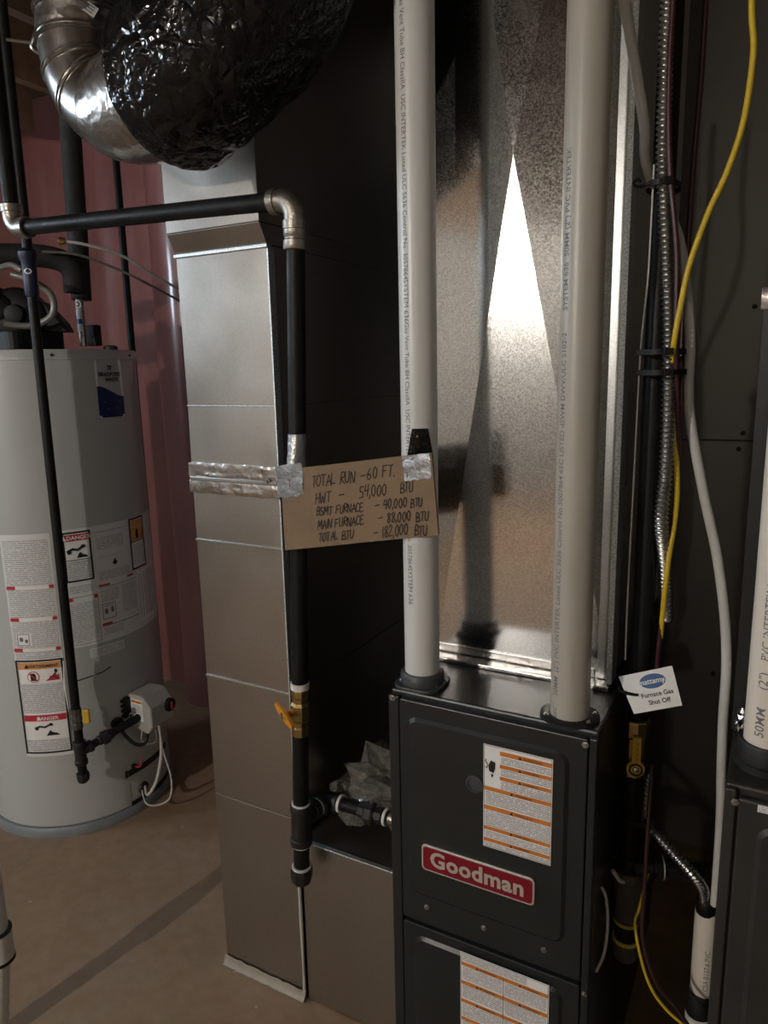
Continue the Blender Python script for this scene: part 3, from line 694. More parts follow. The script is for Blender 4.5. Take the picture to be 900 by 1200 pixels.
# ================================================================== WATER HEATER
HC_ = (-2.070, 1.530); HR = .288
wh = thing('water_heater', (HC_[0], HC_[1], 0), 'tall grey cylindrical water heater covered in warning labels by the pink wall', 'water heater')
mb = MB(); mb.lathe([(HR-.004, .030), (HR, .034), (HR, 1.468)], (*HC_, 0), seg=72, cap=False); mb.build('tank', 'heater_jacket', wh)
mb = MB(); mb.lathe([(HR-.002, 1.466), (HR+.003, 1.468), (HR+.003, 1.492), (HR-.001, 1.497), (HR-.02, 1.497), (.001, 1.499)], (*HC_, 0), seg=72, cap=False); lid = mb.build('top_lid', 'heater_jacket', wh)
mb = MB(); mb.lathe([(HR-.02, 0.), (HR+.012, 0.), (HR+.012, .022), (HR+.006, .030), (HR-.02, .030)], (*HC_, 0), seg=72, cap=False); mb.build('base_ring', 'heater_base', wh)
def hpt(th, z, h=0.): return Vector((HC_[0]+(HR+h)*math.cos(R(th)), HC_[1]+(HR+h)*math.sin(R(th)), z))
for th in (-30, 25, -85): screw('lid_screw', hpt(th, 1.481, .003), (math.cos(R(th)), math.sin(R(th)), 0), .003, lid, 'ink_black')
def hlabel(th, z): return Print(cyl_S((*HC_, z), HR, R(th)), .0006)
ARC = HR*PI/180
def warnbox(p, u0, v0, u1, v1, colr, word, pict):
    W = u1-u0; H = v1-v0
    p.rect(u0, v0, u1, v1, 'paper_white', 2, 6); p.frame(u0, v0, u1, v1, .0055, 'ink_black', 3, 6)
    hb = min(.024, H*.13)
    p.rect(u0+.007, v1-.008-hb, u1-.007, v1-.008, colr, 4, 6)
    c = (u0+u1)/2
    p.text(word, c+.006, v1-.008-hb*.80, hb*.85, 'paper_white' if colr == 'label_red' else 'ink_black', 5, bold=.02, align='CENTER')
    tx = c+.006-len(word)*hb*.30-.006
    p.poly([(tx-hb*.4, v1-.008-hb*.85), (tx+hb*.4, v1-.008-hb*.85), (tx, v1-.008-hb*.15)], 'paper_white' if colr == 'label_red' else 'ink_black', 5)
    return c, v1-.008-hb
# upper badge
p = hlabel(4.0, 1.295); W = 21*ARC; p2 = W/2
p.poly(rrect(-p2, p2, 0, .174, .012, 4), 'paper_white', 1)
for k in range(10):
    ua, ub = -p2+.001+(W-.002)*k/10, -p2+.001+(W-.002)*(k+1)/10
    va, vb = .079+.016*math.cos(PI*k/10), .079+.016*math.cos(PI*(k+1)/10)
    lo_ = .008 if k in (0, 9) else .002
    p.poly([(ua, lo_), (ub, lo_), (ub, vb), (ua, va)], 'label_blue', 2)
p.text('BRADFORD', 0, .124, .0165, 'ink_black', 3, bold=.03, align='CENTER'); p.text('WHITE', .006, .108, .0165, 'ink_black', 3, bold=.03, align='CENTER')
p.stroke([(-.008, .142), (-.008, .154), (.0, .154), (.0, .143)], .003, 'ink_black', 3); p.stroke([(.003, .142), (.003, .152), (.009, .152)], .003, 'ink_black', 3)
p.rect(-.032, .047, .034, .050, 'ink_grey', 3); p.rect(-.022, .027, .024, .029, 'ink_grey', 3)
p.build('badge_sticker', None, wh)['label'] = 'white and blue brand sticker'
# left instruction label
p = hlabel(-69.5, .274); W = 28*ARC; H = .700
p.rect(0, 0, W, H, 'paper_grey', 1, 8); p.rect(.006, .01, W-.006, H-.015, 'fine_print_heater', 2, 8)
for v in (.535, .437, .342): p.rect(.004, v, W-.004, v+.010, 'paper_white', 3, 8); p.rect(.004, v, .030, v+.011, 'label_red', 4, 3); p.rect(W-.016, v, W-.004, v+.011, 'label_red', 4, 2)
p.rect(.016, .360, .060, .400, 'paper_white', 3, 3); p.frame(.018, .362, .054, .398, .002, 'ink_grey', 4, 3); p.ellipse(.030, .381, .006, .007, 'ink_grey', 4); p.ellipse(.045, .376, .005, .006, 'ink_grey', 4)
p.rect(.0, .015, W, .318, 'paper_white', 3, 8); p.frame(.002, .012, W-.002, .316, .0055, 'ink_black', 6, 8)
p.rect(.009, .286, W-.009, .308, 'label_amber', 4, 8); p.text('AVERTISSEMENT', W/2+.008, .291, .0130, 'ink_black', 5, bold=.02, align='CENTER'); p.poly([(.028, .290), (.042, .290), (.035, .303)], 'ink_black', 5)
u = .052; p.ellipse(u, .262, .018, .018, 'label_red', 4); p.ellipse(u, .262, .0155, .0155, 'paper_white', 5); p.poly([(u-.008, .250), (u+.008, .250), (u+.008, .268), (u+.004, .274), (u-.008, .274)], 'ink_black', 6); p.stroke([(u-.011, .273), (u+.011, .251)], .003, 'label_red', 7)
f0 = .085; p.poly([(f0, .248), (f0+.040, .248), (f0+.040, .268), (f0+.034, .262), (f0+.030, .272), (f0+.024, .262), (f0+.016, .264), (f0+.010, .254)], 'label_red', 5)
p.ellipse(f0+.032, .278, .0045, .006, 'ink_black', 6); p.stroke([(f0+.030, .272), (f0+.022, .262), (f0+.036, .254)], .003, 'ink_black', 6)
p.rect(.010, .150, W-.010, .240, 'fine_print_heater', 4, 8); p.rect(.008, .147, W-.008, .1485, 'ink_black', 5, 8)
p.rect(.009, .118, W-.009, .138, 'label_red', 4, 8); p.text('DANGER', W/2+.008, .1215, .0155, 'paper_white', 5, bold=.02, align='CENTER'); p.poly([(.046, .1215), (.060, .1215), (.053, .1345)], 'paper_white', 5)
u = .04
p.stroke([(u, .096), (u+.014, .101), (u+.028, .098), (u+.044, .106)], .006, 'ink_black', 5); p.ellipse(u+.004, .094, .006, .005, 'ink_black', 5); p.ellipse(u+.046, .106, .006, .005, 'ink_black', 5)
p.poly([(u+.030, .070), (u+.070, .070), (u+.062, .077), (u+.050, .080), (u+.042, .088), (u+.036, .078)], 'ink_black', 5); p.rect(.010, .02, W-.010, .058, 'fine_print_heater', 4, 8)
p.build('instruction_label', None, wh)['label'] = 'tall white instruction label with amber and red warnings'
# right instruction label
p = hlabel(-37.2, .612); W = 82*ARC; H = .366
p.rect(0, 0, W, H, 'paper_grey', 1, 26)
def soft(u0, v0, u1, v1, n=6): p.rect(u0, v0, u1, v1, 'fine_print_heater', 2, n)
c, v = warnbox(p, .010, .205, .090, .358, 'label_red', 'DANGER', 0)
p.stroke([(.022, .300), (.036, .306), (.050, .302), (.066, .312)], .007, 'ink_black', 5); p.ellipse(.026, .297, .006, .006, 'ink_black', 5); p.ellipse(.066, .312, .007, .005, 'ink_black', 5)
p.poly([(.046, .278), (.078, .278), (.072, .285), (.062, .288), (.056, .296), (.050, .287)], 'ink_black', 5); p.rect(.018, .214, .082, .268, 'fine_print_heater', 5, 5); p.rect(.016, .271, .084, .273, 'ink_black', 5, 5)
soft(.105, .344, .215, .350, 8); soft(.105, .290, .200, .328, 8); soft(.11, .265, .180, .270)
p.poly([(.150, .240), (.156, .248), (.160, .258), (.164, .248), (.170, .243), (.163, .238), (.160, .232), (.157, .238)], 'ink_black', 4); soft(.104, .195, .215, .222, 8)
p.rect(.228, .200, .300, .362, 'paper_white', 2, 6); p.frame(.226, .198, .305, .364, .0055, 'ink_black', 4, 6); p.rect(.232, .335, .300, .356, 'label_amber', 3, 6); p.rect(.232, .290, .300, .334, 'label_amber', 3, 6); p.poly([(.255, .296), (.270, .296), (.268, .325), (.258, .328)], 'ink_black', 4); p.poly([(.282, .296), (.296, .296), (.298, .328), (.290, .315)], 'label_red', 4); p.rect(.232, .286, .300, .289, 'ink_black', 4, 6); soft(.236, .210, .298, .280)
soft(.014, .170, .080, .195); p.frame(.010, .008, .094, .158, .0015, 'ink_grey', 3, 6); p.rect(.012, .146, .022, .157, 'label_red', 4); p.rect(.084, .146, .094, .157, 'label_red', 4); soft(.014, .014, .090, .140)
for u0, u1 in ((.100, .135), (.200, .225)): p.rect(u0, .176 if u0 < .15 else .184, u1, .182 if u0 < .15 else .190, 'label_red', 4, 3)
p.rect(.100, .172, .240, .1735, 'ink_grey', 3, 8); soft(.104, .125, .165, .165); p.frame(.104, .070, .148, .120, .002, 'ink_grey', 4, 4); p.ellipse(.116, .095, .006, .009, 'ink_grey', 4); p.ellipse(.136, .098, .005, .010, 'ink_grey', 4); p.stroke([(.112, .112), (.140, .113)], .002, 'ink_grey', 4)
soft(.175, .075, .235, .165); p.rect(.100, .052, .132, .059, 'label_red', 4, 3); p.rect(.100, .049, .240, .051, 'ink_grey', 3, 8); soft(.104, .02, .170, .044)
p.rect(.245, .02, W-.004, .190, 'paper_white', 2, 10); soft(.25, .03, W-.01, .18, 10)
p.build('instruction_label', None, wh)['label'] = 'wide white instruction label with red danger box'
p = hlabel(-26.3, .571); p.rect(0, 0, 22*ARC, .029, 'paper_grey', 1, 6); p.rect(.004, .004, 22*ARC-.004, .025, 'fine_print_heater', 2, 6); p.build('small_label', None, wh)
p = hlabel(-36.5, .506); p.stroke([(0, .0), (.04, .006), (.08, .010), (.108, .020)], .004, 'ink_black', 1); p.build('pen_mark', None, wh)
# access panel near the floor
p = hlabel(-12, .030)
pts = [(0, .012), (.06, .004), (.13, -.002), (.21, -.0)]
p.rect(-.010, .015, .008, .155, 'control_grey', 2, 2); p.rect(-.003, .105, .007, .130, 'ink_black', 3, 2)
for u in range(8): p.rect(.006+u*.026, .106, .032+u*.026, .128, 'ink_black', 2, 2); p.rect(.010+u*.026, .0, .036+u*.026, .016, 'ink_black', 2, 2)
ap = p.build('access_panel_edges', None, wh)
mb = MB(); mb.lathe([(.020, 0), (.020, .008), (.014, .010)], hpt(-14.7, .335), (math.cos(R(-14.7)), math.sin(R(-14.7)), 0), 18); mb.build('rubber_plug', 'rubber_black', wh)
mb = MB(); mb.lathe([(.009, 0), (.009, .012), (.005, .013)], hpt(-6, .165), (math.cos(R(-6)), math.sin(R(-6)), 0), 12); so = mb.build('igniter_button', 'rubber_black', wh)
mb = MB(); mb.tube(spline([hpt(-6, .165, .012), hpt(-5, .172, .03), hpt(-2, .185, .02)]), .003, 8); mb.build('red_lead', 'label_red', so)
# gas control box
cb = MB(); bx0, bx1, by0, by1, bz0, bz1 = -1.795, -1.683, 1.500, 1.600, .312, .420
cb.prism([(bx0, by0, bz0), (bx1-.020, by0, bz0-.018), (bx1, by0, bz0+.010), (bx1, by0, bz1-.035), (bx1-.035, by0, bz1), (bx0, by0, bz1)], (0, by1-by0, 0))
co = cb.build('gas_control', 'control_grey', wh, bevel=.006)
mb = MB(); mb.lathe([(.022, 0), (.022, .012), (.018, .016)], (bx1-.006, (by0+by1)/2+.030, .368), (1, 0, 0), 20); kb = mb.build('knob', 'black_plastic', co)
mb = MB(); mb.obox((bx1+.010, (by0+by1)/2+.030, .368), (1, 0, 0), (0, 1, 0), (0, 0, 1), .004, .003, .012); mb.build('knob_pointer', 'label_red', kb)
p = Print(plane_S((bx0+.028, by0-.0003, .335), (1, 0, 0), (0, 0, 1)), .0005); p.rect(0, 0, .050, .072, 'paper_white', 1); p.rect(.002, .060, .048, .068, 'label_orange', 2); p.rect(.005, .006, .045, .055, 'fine_print_heater', 2); p.build('control_sticker', None, co)
mb = MB(); mb.box(bx0-.004, bx0+.026, by0-.016, by0+.07, .345, .410); mb.build('mount_bracket', 'black_plastic', co, bevel=.004)
for k in range(4): mb = MB(); mb.tube([(bx0+.004, by0-.020, .350+k*.017), (bx0+.024, by0-.020, .350+k*.017)], .006, 8); mb.build('bracket_rib', 'black_plastic', co)
mb = MB(); mb.tube(spline([hpt(-14.7, .335, .012), hpt(-13, .30, .03), hpt(-9, .265, .05), hpt(-4, .262, .06), (bx1-.04, by0+.02, bz0+.005)]), .006, 10); mb.build('black_hose', 'rubber_black', co)
mb = MB(); mb.tube(spline([(bx1-.05, by0+.01, bz0), (bx1-.05, by0+.0, .27), (bx1-.03, by0+.01, .255), (bx1-.005, by0+.02, .27), (bx1-.005, by0+.02, bz0)]), .004, 8); mb.build('copper_tube', 'cast_fitting', co)
mb = MB(); mb.tube(spline([(bx1-.004, by0+.03, bz0+.006), (bx1+.002, by0+.03, .26), (bx1+.004, by0+.02, .20), (bx1-.005, by0+.0, .13), (bx1-.035, by0-.01, .085), hpt(1, .075, .004)]), .005, 8); mb.build('white_lead', 'white_wire', co)
mb = MB(); mb.tube(spline([(bx1+.0, by0+.03, bz0+.004), (bx1+.006, by0+.03, .24), (bx1+.022, by0+.04, .14), (bx1+.022, by0+.03, .07), (bx1-.01, by0+.01, .045), (bx1-.045, by0-.01, .05), hpt(-2, .07, .004)]), .0028, 8); mb.build('white_lead', 'white_wire', co)
mb = MB(); mb.lathe([(.020, 0), (.018, .006), (.010, .008)], hpt(0, .072), (1, 0, 0), 14); mb.build('lead_grommet', 'rubber_black', wh)
mb = MB(); mb.lathe([(.0135, 0), (.019, .001), (.019, .010), (.0135, .011)], (bx0+.040, by0-.0105, .345), (0, 1, 0), 10, False); mb.build('inlet_ring', 'control_grey', co)
# draft blower on top
bl = MB(); bc = (-2.045, 1.475, 1.499)
bl.prism([(bc[0]+a, bc[1]+b, 1.4992) for a, b in rrect(-.085, .075, -.10, .09, .03, 4)], (0, 0, .055)); bo = bl.build('blower_base', 'black_plastic', wh, bevel=.004)
mb = MB(); mb.lathe([(.062, -.055), (.078, -.045), (.080, .025), (.068, .035), (.030, .038), (.026, .060), (.018, .062)], (bc[0]-.005, bc[1]-.01, 1.605), (.62, -.78, 0), 28); mb.build('blower_housing', 'black_plastic', bo)
mb = MB(); mb.tube(spline([(bc[0]-.03, bc[1]-.03, 1.62), (bc[0]-.08, bc[1]-.09, 1.66), (bc[0]-.16, bc[1]-.16, 1.665), (bc[0]-.30, bc[1]-.28, 1.665)]), .05, 20); mb.build('blower_outlet', 'black_plastic', bo)
mb = MB(); mb.prism([(bc[0]+.055, bc[1]+.02, 1.5542), (bc[0]+.115, bc[1]+.06, 1.5542), (bc[0]+.10, bc[1]+.055, 1.585), (bc[0]+.07, bc[1]+.02, 1.64), (bc[0]+.035, bc[1]-.005, 1.66)], (-.03, .05, 0)); mb.build('blower_shroud', 'black_plastic', bo, bevel=.004)
mb = MB(); mb.tube(spline([(bc[0]+.02, bc[1]-.08, 1.575), (bc[0]+.075, bc[1]-.03, 1.57), (bc[0]+.13, bc[1]+.0, 1.60), (bc[0]+.135, bc[1]+.0, 1.655), (bc[0]+.10, bc[1]-.03, 1.695), (bc[0]+.05, bc[1]-.06, 1.715)]), .010, 10); mb.build('vinyl_hose', 'vinyl_tube', bo)
mb = MB(); mb.tube([(bc[0]-.045, bc[1]-.11, 1.60), (bc[0]-.045, bc[1]-.11, 1.71)], .007, 8); mb.build('sensor_stem', 'brass', bo)
mb = MB(); mb.lathe([(.022, 0), (.022, .012), (.012, .016)], (-1.90, 1.665, 1.499), seg=16); mb.build('nipple', 'black_fitting', wh)

# pipes over the heater
ip = thing('insulated_pipe', (-2.0, 1.66, 1.515), 'black foam wrapped water pipe rising from the water heater', 'pipe')
mb = MB(); mb.tube([(-2.004, 1.658, 1.66), (-2.0, 1.665, 1.9), (-1.985, 1.68, 2.58)], .031, 16); mb.build('foam_sleeve', 'foam_insulation', ip)
mb = MB(); mb.tube(spline([(-2.33, 1.20, 1.79), (-2.15, 1.42, 1.785), (-2.035, 1.56, 1.785), (-1.99, 1.615, 1.755), (-1.985, 1.622, 1.68)]), .034, 16); mb.build('foam_sleeve', 'foam_insulation', ip)
mb = MB(); mb.tube([(-1.999, 1.645, 1.515), (-1.999, 1.645, 1.67)], .0125, 12); cn = mb.build('flex_connector', 'cast_fitting', ip)
p = Print(cyl_S((-1.999, 1.645, 1.53), .0128, R(-75)), .0006); p.rect(-.011, .03, .011, .10, 'paper_white', 1, 4); p.rect(-.011, .055, .011, .07, 'tag_blue', 2, 4); p.ellipse(0, .115, .012, .013, 'paper_white', 1); p.ellipse(0, .115, .007, .007, 'ink_black', 2); p.ellipse(0, .115, .004, .004, 'paper_white', 3); p.build('connector_tag', None, cn)
mb = MB(); mb.box(-1.975, -1.94, 1.64, 1.67, 1.515, 1.58); mb.build('connector_block', 'black_plastic', ip, bevel=.003)
bp = MB(); bp.tube([(-2.022, 1.864, 0.), (-2.022, 1.866, 1.5), (-2.02, 1.866, 2.58)], .012, 12); tag(bp.build('vertical_pipe', 'black_iron'), 'thin black vertical pipe between water heater and pink bulge', 'pipe')
t = thing('white_tubing', (-1.93, 1.59, 1.79), 'two thin white tubes curving over the water heater to pink wall', 'tubing')
mb = MB(); mb.tube(spline([(-1.945, 1.565, 1.822), (-1.90, 1.62, 1.812), (-1.87, 1.72, 1.79), (-1.86, 1.83, 1.745), (-1.87, 2.1, 1.66), (-1.90, 2.24, 1.60)]), .0045, 8); mb.build('tube', 'grey_hose', t)
mb = MB(); mb.tube(spline([(-1.99, 1.52, 1.79), (-1.93, 1.60, 1.785), (-1.88, 1.70, 1.75), (-1.85, 1.80, 1.71), (-1.87, 2.1, 1.62), (-1.90, 2.24, 1.55)]), .004, 8); mb.build('tube', 'vinyl_tube', t)
mb = MB(); mb.lathe([(.009, 0), (.011, .002), (.011, .016), (.006, .020)], (-1.955, 1.555, 1.822), (.75, .6, 0), 8); mb.build('tube_fitting', 'brass', t)

# white plastic drain pipe at the left edge
t = thing('drain_pipe', (-1.41, .755, 0), 'white plastic pipe with coupling at left photo edge', 'pipe')
DPX, DPY = -1.397, .776
mb = MB(); mb.lathe([(.024, .25), (.024, 2.41)], (DPX, DPY, 0), seg=24); mb.build('pipe', 'pvc_cool', t)
mb = MB(); mb.tube([(DPX, DPY, .225), (DPX-.018, DPY-.022, .0)], .024, 24); mb.build('pipe', 'pvc_cool', t)
mb = MB(); mb.lathe([(.028, 0), (.0305, .002), (.0305, .060), (.028, .062)], (DPX-.001, DPY-.001, .195), seg=24); mb.build('coupling', 'pvc_cool', t)
for z in (.192, .262): ring((DPX, DPY, z), (0, 0, 1), .0235, .0072, .005, t, 'rubber_black', 'seal_ring')

# ================================================================== SILVER ELBOW AND BLACK FLEX DUCT
fd = thing('flexible_duct', (-1.12, .99, 1.80), 'silver elbow joined to a fat black plastic wrapped flexible duct', 'duct')
ep = spline([(-1.122, .997, 2.10), (-1.125, .993, 2.036), (-1.127, .990, 1.985), (-1.113, .990, 1.928), (-1.075, .993, 1.888), (-1.02, .993, 1.874), (-.90, .99, 1.882)], 8)
def elbow_piece(i0, i1, r0, r1, name, mat):
    mb = MB(); pts = ep[i0:i1+1]; mb.tube(pts, [r0+(r1-r0)*k/(len(pts)-1) for k in range(len(pts))], 36, False); return mb.build(name, mat, fd)
elbow_piece(0, 8, .079, .079, 'collar_sleeve', 'grey_flange'); elbow_piece(8, 15, .0775, .0770, 'foil_wrap', 'foil_tape')
elbow_piece(15, 21, .0760, .0745, 'gore', 'spiral_metal'); elbow_piece(21, 27, .0755, .0750, 'gore', 'spiral_metal'); elbow_piece(27, 34, .0765, .0800, 'gore', 'spiral_metal'); elbow_piece(33, 46, .0805, .102, 'foil_wrap', 'foil_tape')
def ridge(i, r, t_=.0035):
    c = ep[i]; d = (ep[i+1]-ep[i-1]).normalized(); mb = MB()
    for dz in (-.004, .004):
        mb.lathe([(r, dz-.003), (r+t_, dz-.001), (r+t_, dz+.001), (r, dz+.003)], c, d, 36, False)
    return mb.build('ridge', 'spiral_metal', fd)
ridge(8, .079); ridge(15, .0765); ridge(21, .0748); ridge(27, .0758)
fp = spline([(-.925, .982, 1.882), (-.890, .976, 1.887), (-.835, .968, 1.906), (-.755, .965, 1.958), (-.672, .955, 2.055), (-.63, .93, 2.20), (-.63, .90, 2.40)], 22)
mb = MB(); n = len(fp); rings_ = []; seg = 128
t0 = [(fp[min(i+1, n-1)]-fp[max(i-1, 0)]).normalized() for i in range(n)]; u = Vector((0, 0, 1))
for i in range(n):
    u = (u-t0[i]*u.dot(t0[i])).normalized(); q = t0[i].cross(u); k = i/(n-1)
    r = .116+.016*min(1, i/14)**.7
    row = []
    for j in range(seg):
        a = 2*PI*j/seg; d = u*math.cos(a)+q*math.sin(a); pt = fp[i]+d*r
        h = .012*noise.noise(pt*8)+.007*abs(noise.noise(pt*19+Vector((3, 1, 2))))-.003*abs(noise.noise(pt*40))
        row.append(fp[i]+d*(r+h*min(1, i/4)))
    rings_.append(row)
mb.rings(rings_, True, True, True); mb.build('black_sleeve', 'black_plastic_wrap', fd)
p = Print(cyl_S((-1.1235, .995, 2.026), .0798, R(-44)), .0005)
_c, _q = math.cos(R(-32)), math.sin(R(-32)); RQ = lambda a, b: (a*_c-b*_q, a*_q+b*_c)
p.poly([RQ(-.026, -.009), RQ(.026, -.009), RQ(.026, .009), RQ(-.026, .009)], 'paper_grey', 1)
for k in range(3): p.poly([RQ(-.022, -.006+k*.005), RQ(.021, -.006+k*.005), RQ(.021, -.0042+k*.005), RQ(-.022, -.0042+k*.005)], 'ink_grey', 2)
p.build('sleeve_label', None, fd)
mb = MB(); mb.tube(spline([(-1.205, .965, 2.09), (-1.208, .962, 2.03), (-1.216, .952, 1.995), (-1.205, .965, 1.985), (-1.20, .97, 2.00)], 6), .003, 8); mb.tube([(-1.217, .951, 2.001), (-1.245, .925, 2.003)], .003, 8); mb.build('wire_strap', 'screw_steel', fd)

# ================================================================== CARDBOARD SIGN
cA = Vector((-.816, 1.086, 0)); cB = Vector((-.482, 1.0375, 0))
cu = (cB-cA).normalized(); cW = (cB-cA).length; cn_ = cu.cross(Vector((0, 0, 1))).normalized()
if cn_.y > 0: cn_ = -cn_
sg = thing('cardboard_sign', (-.65, 1.06, 1.09), 'brown cardboard with handwritten gas loads taped to the pipes', 'sign')
c4 = [(0, 1.240), (cW, 1.290), (cW+.012, 1.158), (.003, 1.087)]
def CS(u, v, h):
    """u 0..1 across, v 0..1 up the board"""
    a = Vector((c4[3][0], c4[3][1]))*(1-u)*(1-v)+Vector((c4[2][0], c4[2][1]))*u*(1-v)+Vector((c4[0][0], c4[0][1]))*(1-u)*v+Vector((c4[1][0], c4[1][1]))*u*v
    return cA+cu*a.x+Vector((0, 0, a.y))+cn_*(h+.0016*math.sin(u*7)-.002*math.exp(-((u-.22)/.02)**2))
mb = MB(); n = 24; top_ = [[CS(i/n, j/8, .002) for i in range(n+1)] for j in range(9)]; back = [[CS(i/n, j/8, -.002) for i in range(n+1)] for j in range(9)]
mb.rings(top_, False, False, True); mb.rings([r[::-1] for r in back], False, False, True)
edge = lambda rr: rr[0]+[r[-1] for r in rr[1:]]+rr[-1][::-1][1:]+[r[0] for r in rr[::-1][1:-1]]
ea, eb = edge(top_), edge(back); m = len(ea); mb.add(ea+eb, [(i, (i+1) % m, (i+1) % m+m, i+m) for i in range(m)])
mb.build('board', 'cardboard', sg)
p = Print(CS, .0005); p.lay = .0005
S0 = p.S; p.S = lambda u, v, h: S0(u, v, h+.002)
for k in range(12): p.rect(.212, k/12, .222, (k+1)/12, 'cardboard_crease', 1)
p.build('fold_crease', None, sg)
G = {'A': [[(0, 0), (.35, 1), (.7, 0)], [(.1, .38), (.68, .42)]], 'B': [[(.05, 0), (.1, 1), (.5, .9), (.45, .55), (.12, .5), (.55, .4), (.6, .08), (.0, 0)]], 'C': [[(.6, .9), (.25, 1), (.0, .5), (.2, .02), (.65, .12)]],
     'E': [[(.55, 1), (.08, .98), (.03, .0), (.6, .04)], [(.05, .52), (.45, .55)]], 'F': [[(.6, 1), (.05, .96), (.0, 0)], [(.02, .5), (.45, .54)]], 'H': [[(.05, 1), (0, 0)], [(.6, 1), (.55, 0)], [(.02, .48), (.58, .55)]],
     'I': [[(.15, 1), (.1, 0)]], 'L': [[(.05, 1), (0, .02), (.55, .06)]], 'M': [[(0, 0), (.1, 1), (.38, .35), (.68, 1), (.75, 0)]], 'N': [[(0, 0), (.05, 1), (.5, .02), (.6, 1)]], 'O': [[(.35, 1), (.05, .7), (.03, .25), (.3, 0), (.6, .3), (.6, .75), (.35, 1)]],
     'P': [[(0, 0), (.08, 1), (.5, .92), (.5, .6), (.05, .48)]], 'R': [[(0, 0), (.08, 1), (.5, .9), (.45, .58), (.06, .5), (.6, 0)]], 'S': [[(.55, .92), (.2, 1), (.05, .72), (.5, .42), (.45, .08), (.02, .06)]], 'T': [[(0, .96), (.65, 1)], [(.33, .98), (.28, 0)]],
     'U': [[(.03, 1), (.02, .25), (.25, .0), (.5, .2), (.55, 1)]], 'W': [[(0, 1), (.15, 0), (.4, .65), (.62, 0), (.8, 1)]], '0': [[(.3, 1), (.05, .7), (.05, .25), (.3, 0), (.5, .3), (.5, .75), (.3, 1)]], '1': [[(.15, 1), (.1, 0)]],
     '2': [[(.05, .8), (.3, 1), (.5, .75), (.05, .03), (.6, .05)]], '4': [[(.15, 1), (.0, .45), (.55, .5)], [(.5, 1), (.42, 0)]], '5': [[(.55, 1), (.12, .97), (.1, .58), (.45, .5), (.45, .1), (.02, .03)]], '6': [[(.45, 1), (.1, .55), (.05, .15), (.3, 0), (.5, .25), (.3, .48), (.07, .35)]],
     '8': [[(.3, .52), (.08, .8), (.3, 1), (.5, .78), (.1, .25), (.3, 0), (.52, .22), (.3, .52)]], ',': [[(.1, .12), (.05, -.18)]], '.': [[(.05, .0), (.12, .06)]], '-': [[(.05, .48), (.75, .54)]], ' ': []}
def hand(line, u, v, hgt, wdt, slope):
    p = Print(p_S, .0005)
    for ch in line:
        g = G[ch]; jx = random.uniform(-.06, .06); jy = random.uniform(-.08, .08); sl = .18+random.uniform(-.05, .05)
        wch = .35 if ch in 'I1,.' else (.95 if ch in 'MW-' else .74)
        for st in g:
            # soften each stroke a little
            q = spline([(a, b, 0) for a, b in st], 4) if len(st) > 3 else [Vector((a, b, 0)) for a, b in st]
            p.stroke([(u+(a.x+jx+sl*a.y)*wdt, v+(a.y+jy)*hgt+slope*u) for a in q], .0018, 'marker_ink', 2)
        u += (wch if ch != ' ' else .55)*wdt
    p.build('handwriting', None, sg)
class _P(Print): pass
p_S = p.S
# strokes are laid out in board units, so their width is given in them too
def hstroke(self, pts, wd, m, layer=2):
    self.mat(m); kx, ky = cW, .14
    for (a, b), (c, d) in zip(pts, pts[1:]):
        dx, dy = (c-a)*kx, (d-b)*ky; l = math.hypot(dx, dy) or 1; nx, ny = -dy/l*wd/2/kx, dx/l*wd/2/ky; ex, ey = dx/l*wd*.4/kx, dy/l*wd*.4/ky
        self.add([self.S(a-ex+nx, b-ey+ny, self.lay*layer), self.S(a-ex-nx, b-ey-ny, self.lay*layer), self.S(c+ex-nx, d+ey-ny, self.lay*layer), self.S(c+ex+nx, d+ey+ny, self.lay*layer)], [(0, 1, 2, 3)])
Print.stroke_flat = Print.stroke; Print.stroke = hstroke
for line, u, v, hg, wd in (('TOTAL RUN -', .235, .755, .135, .046), ('60 FT.', .605, .775, .135, .046), ('HWT  -', .255, .545, .125, .044), ('54,000', .545, .560, .135, .044), ('BTU', .800, .565, .115, .036),
                           ('BSMT FURNACE', .255, .395, .10, .0355), ('- 40,000', .640, .385, .115, .0355), ('BTU', .855, .375, .10, .033), ('MAIN FURNACE', .255, .225, .105, .0365), ('- 88,000', .650, .215, .120, .0365), ('BTU', .880, .195, .11, .034),
                           ('TOTAL BTU', .255, .070, .105, .0375), ('- 182,000', .615, .040, .135, .0365), ('BTU', .865, .020, .12, .036)):
    hand(line, u, v, hg, wd, 0.)
Print.stroke = Print.stroke_flat
def tape_patch(u0, u1, v0, v1, name, mat, seed, lift=.003):
    mb = MB(); rows = []
    for i in range(7):
        rows.append([CS(u0+(u1-u0)*j/8+.006*noise.noise((i*.9, seed, j)), v0+(v1-v0)*i/6+.02*noise.noise((j*.8, i, seed)), lift+.0025*noise.noise((i*.7, j*.7, seed))) for j in range(9)])
    mb.rings(rows, False, False, True); return mb.build(name, mat, sg)
tape_patch(-.03, .17, .66, 1.06, 'tape_patch', 'duct_tape', 1.3)
mb = MB(); c = along(1.275); rows = []
for i in range(9):
    z = 1.235+.070*i/8; cc = along(z)
    rows.append([cc+Vector((math.cos(a), math.sin(a), 0))*(PR1+.0016+.006*max(0, math.sin(a*1.5+1.))*(1-i/8)+.0016*noise.noise((a*2, i*.6, 1))) for a in [R(175+190*j/14) for j in range(15)]])
mb.rings(rows, False, False, True); mb.build('tape_wrap', 'duct_tape', sg)
tape_patch(.83, .99, .70, 1.0, 'tape_patch', 'duct_tape', 5.7)
mb = MB(); rows = []
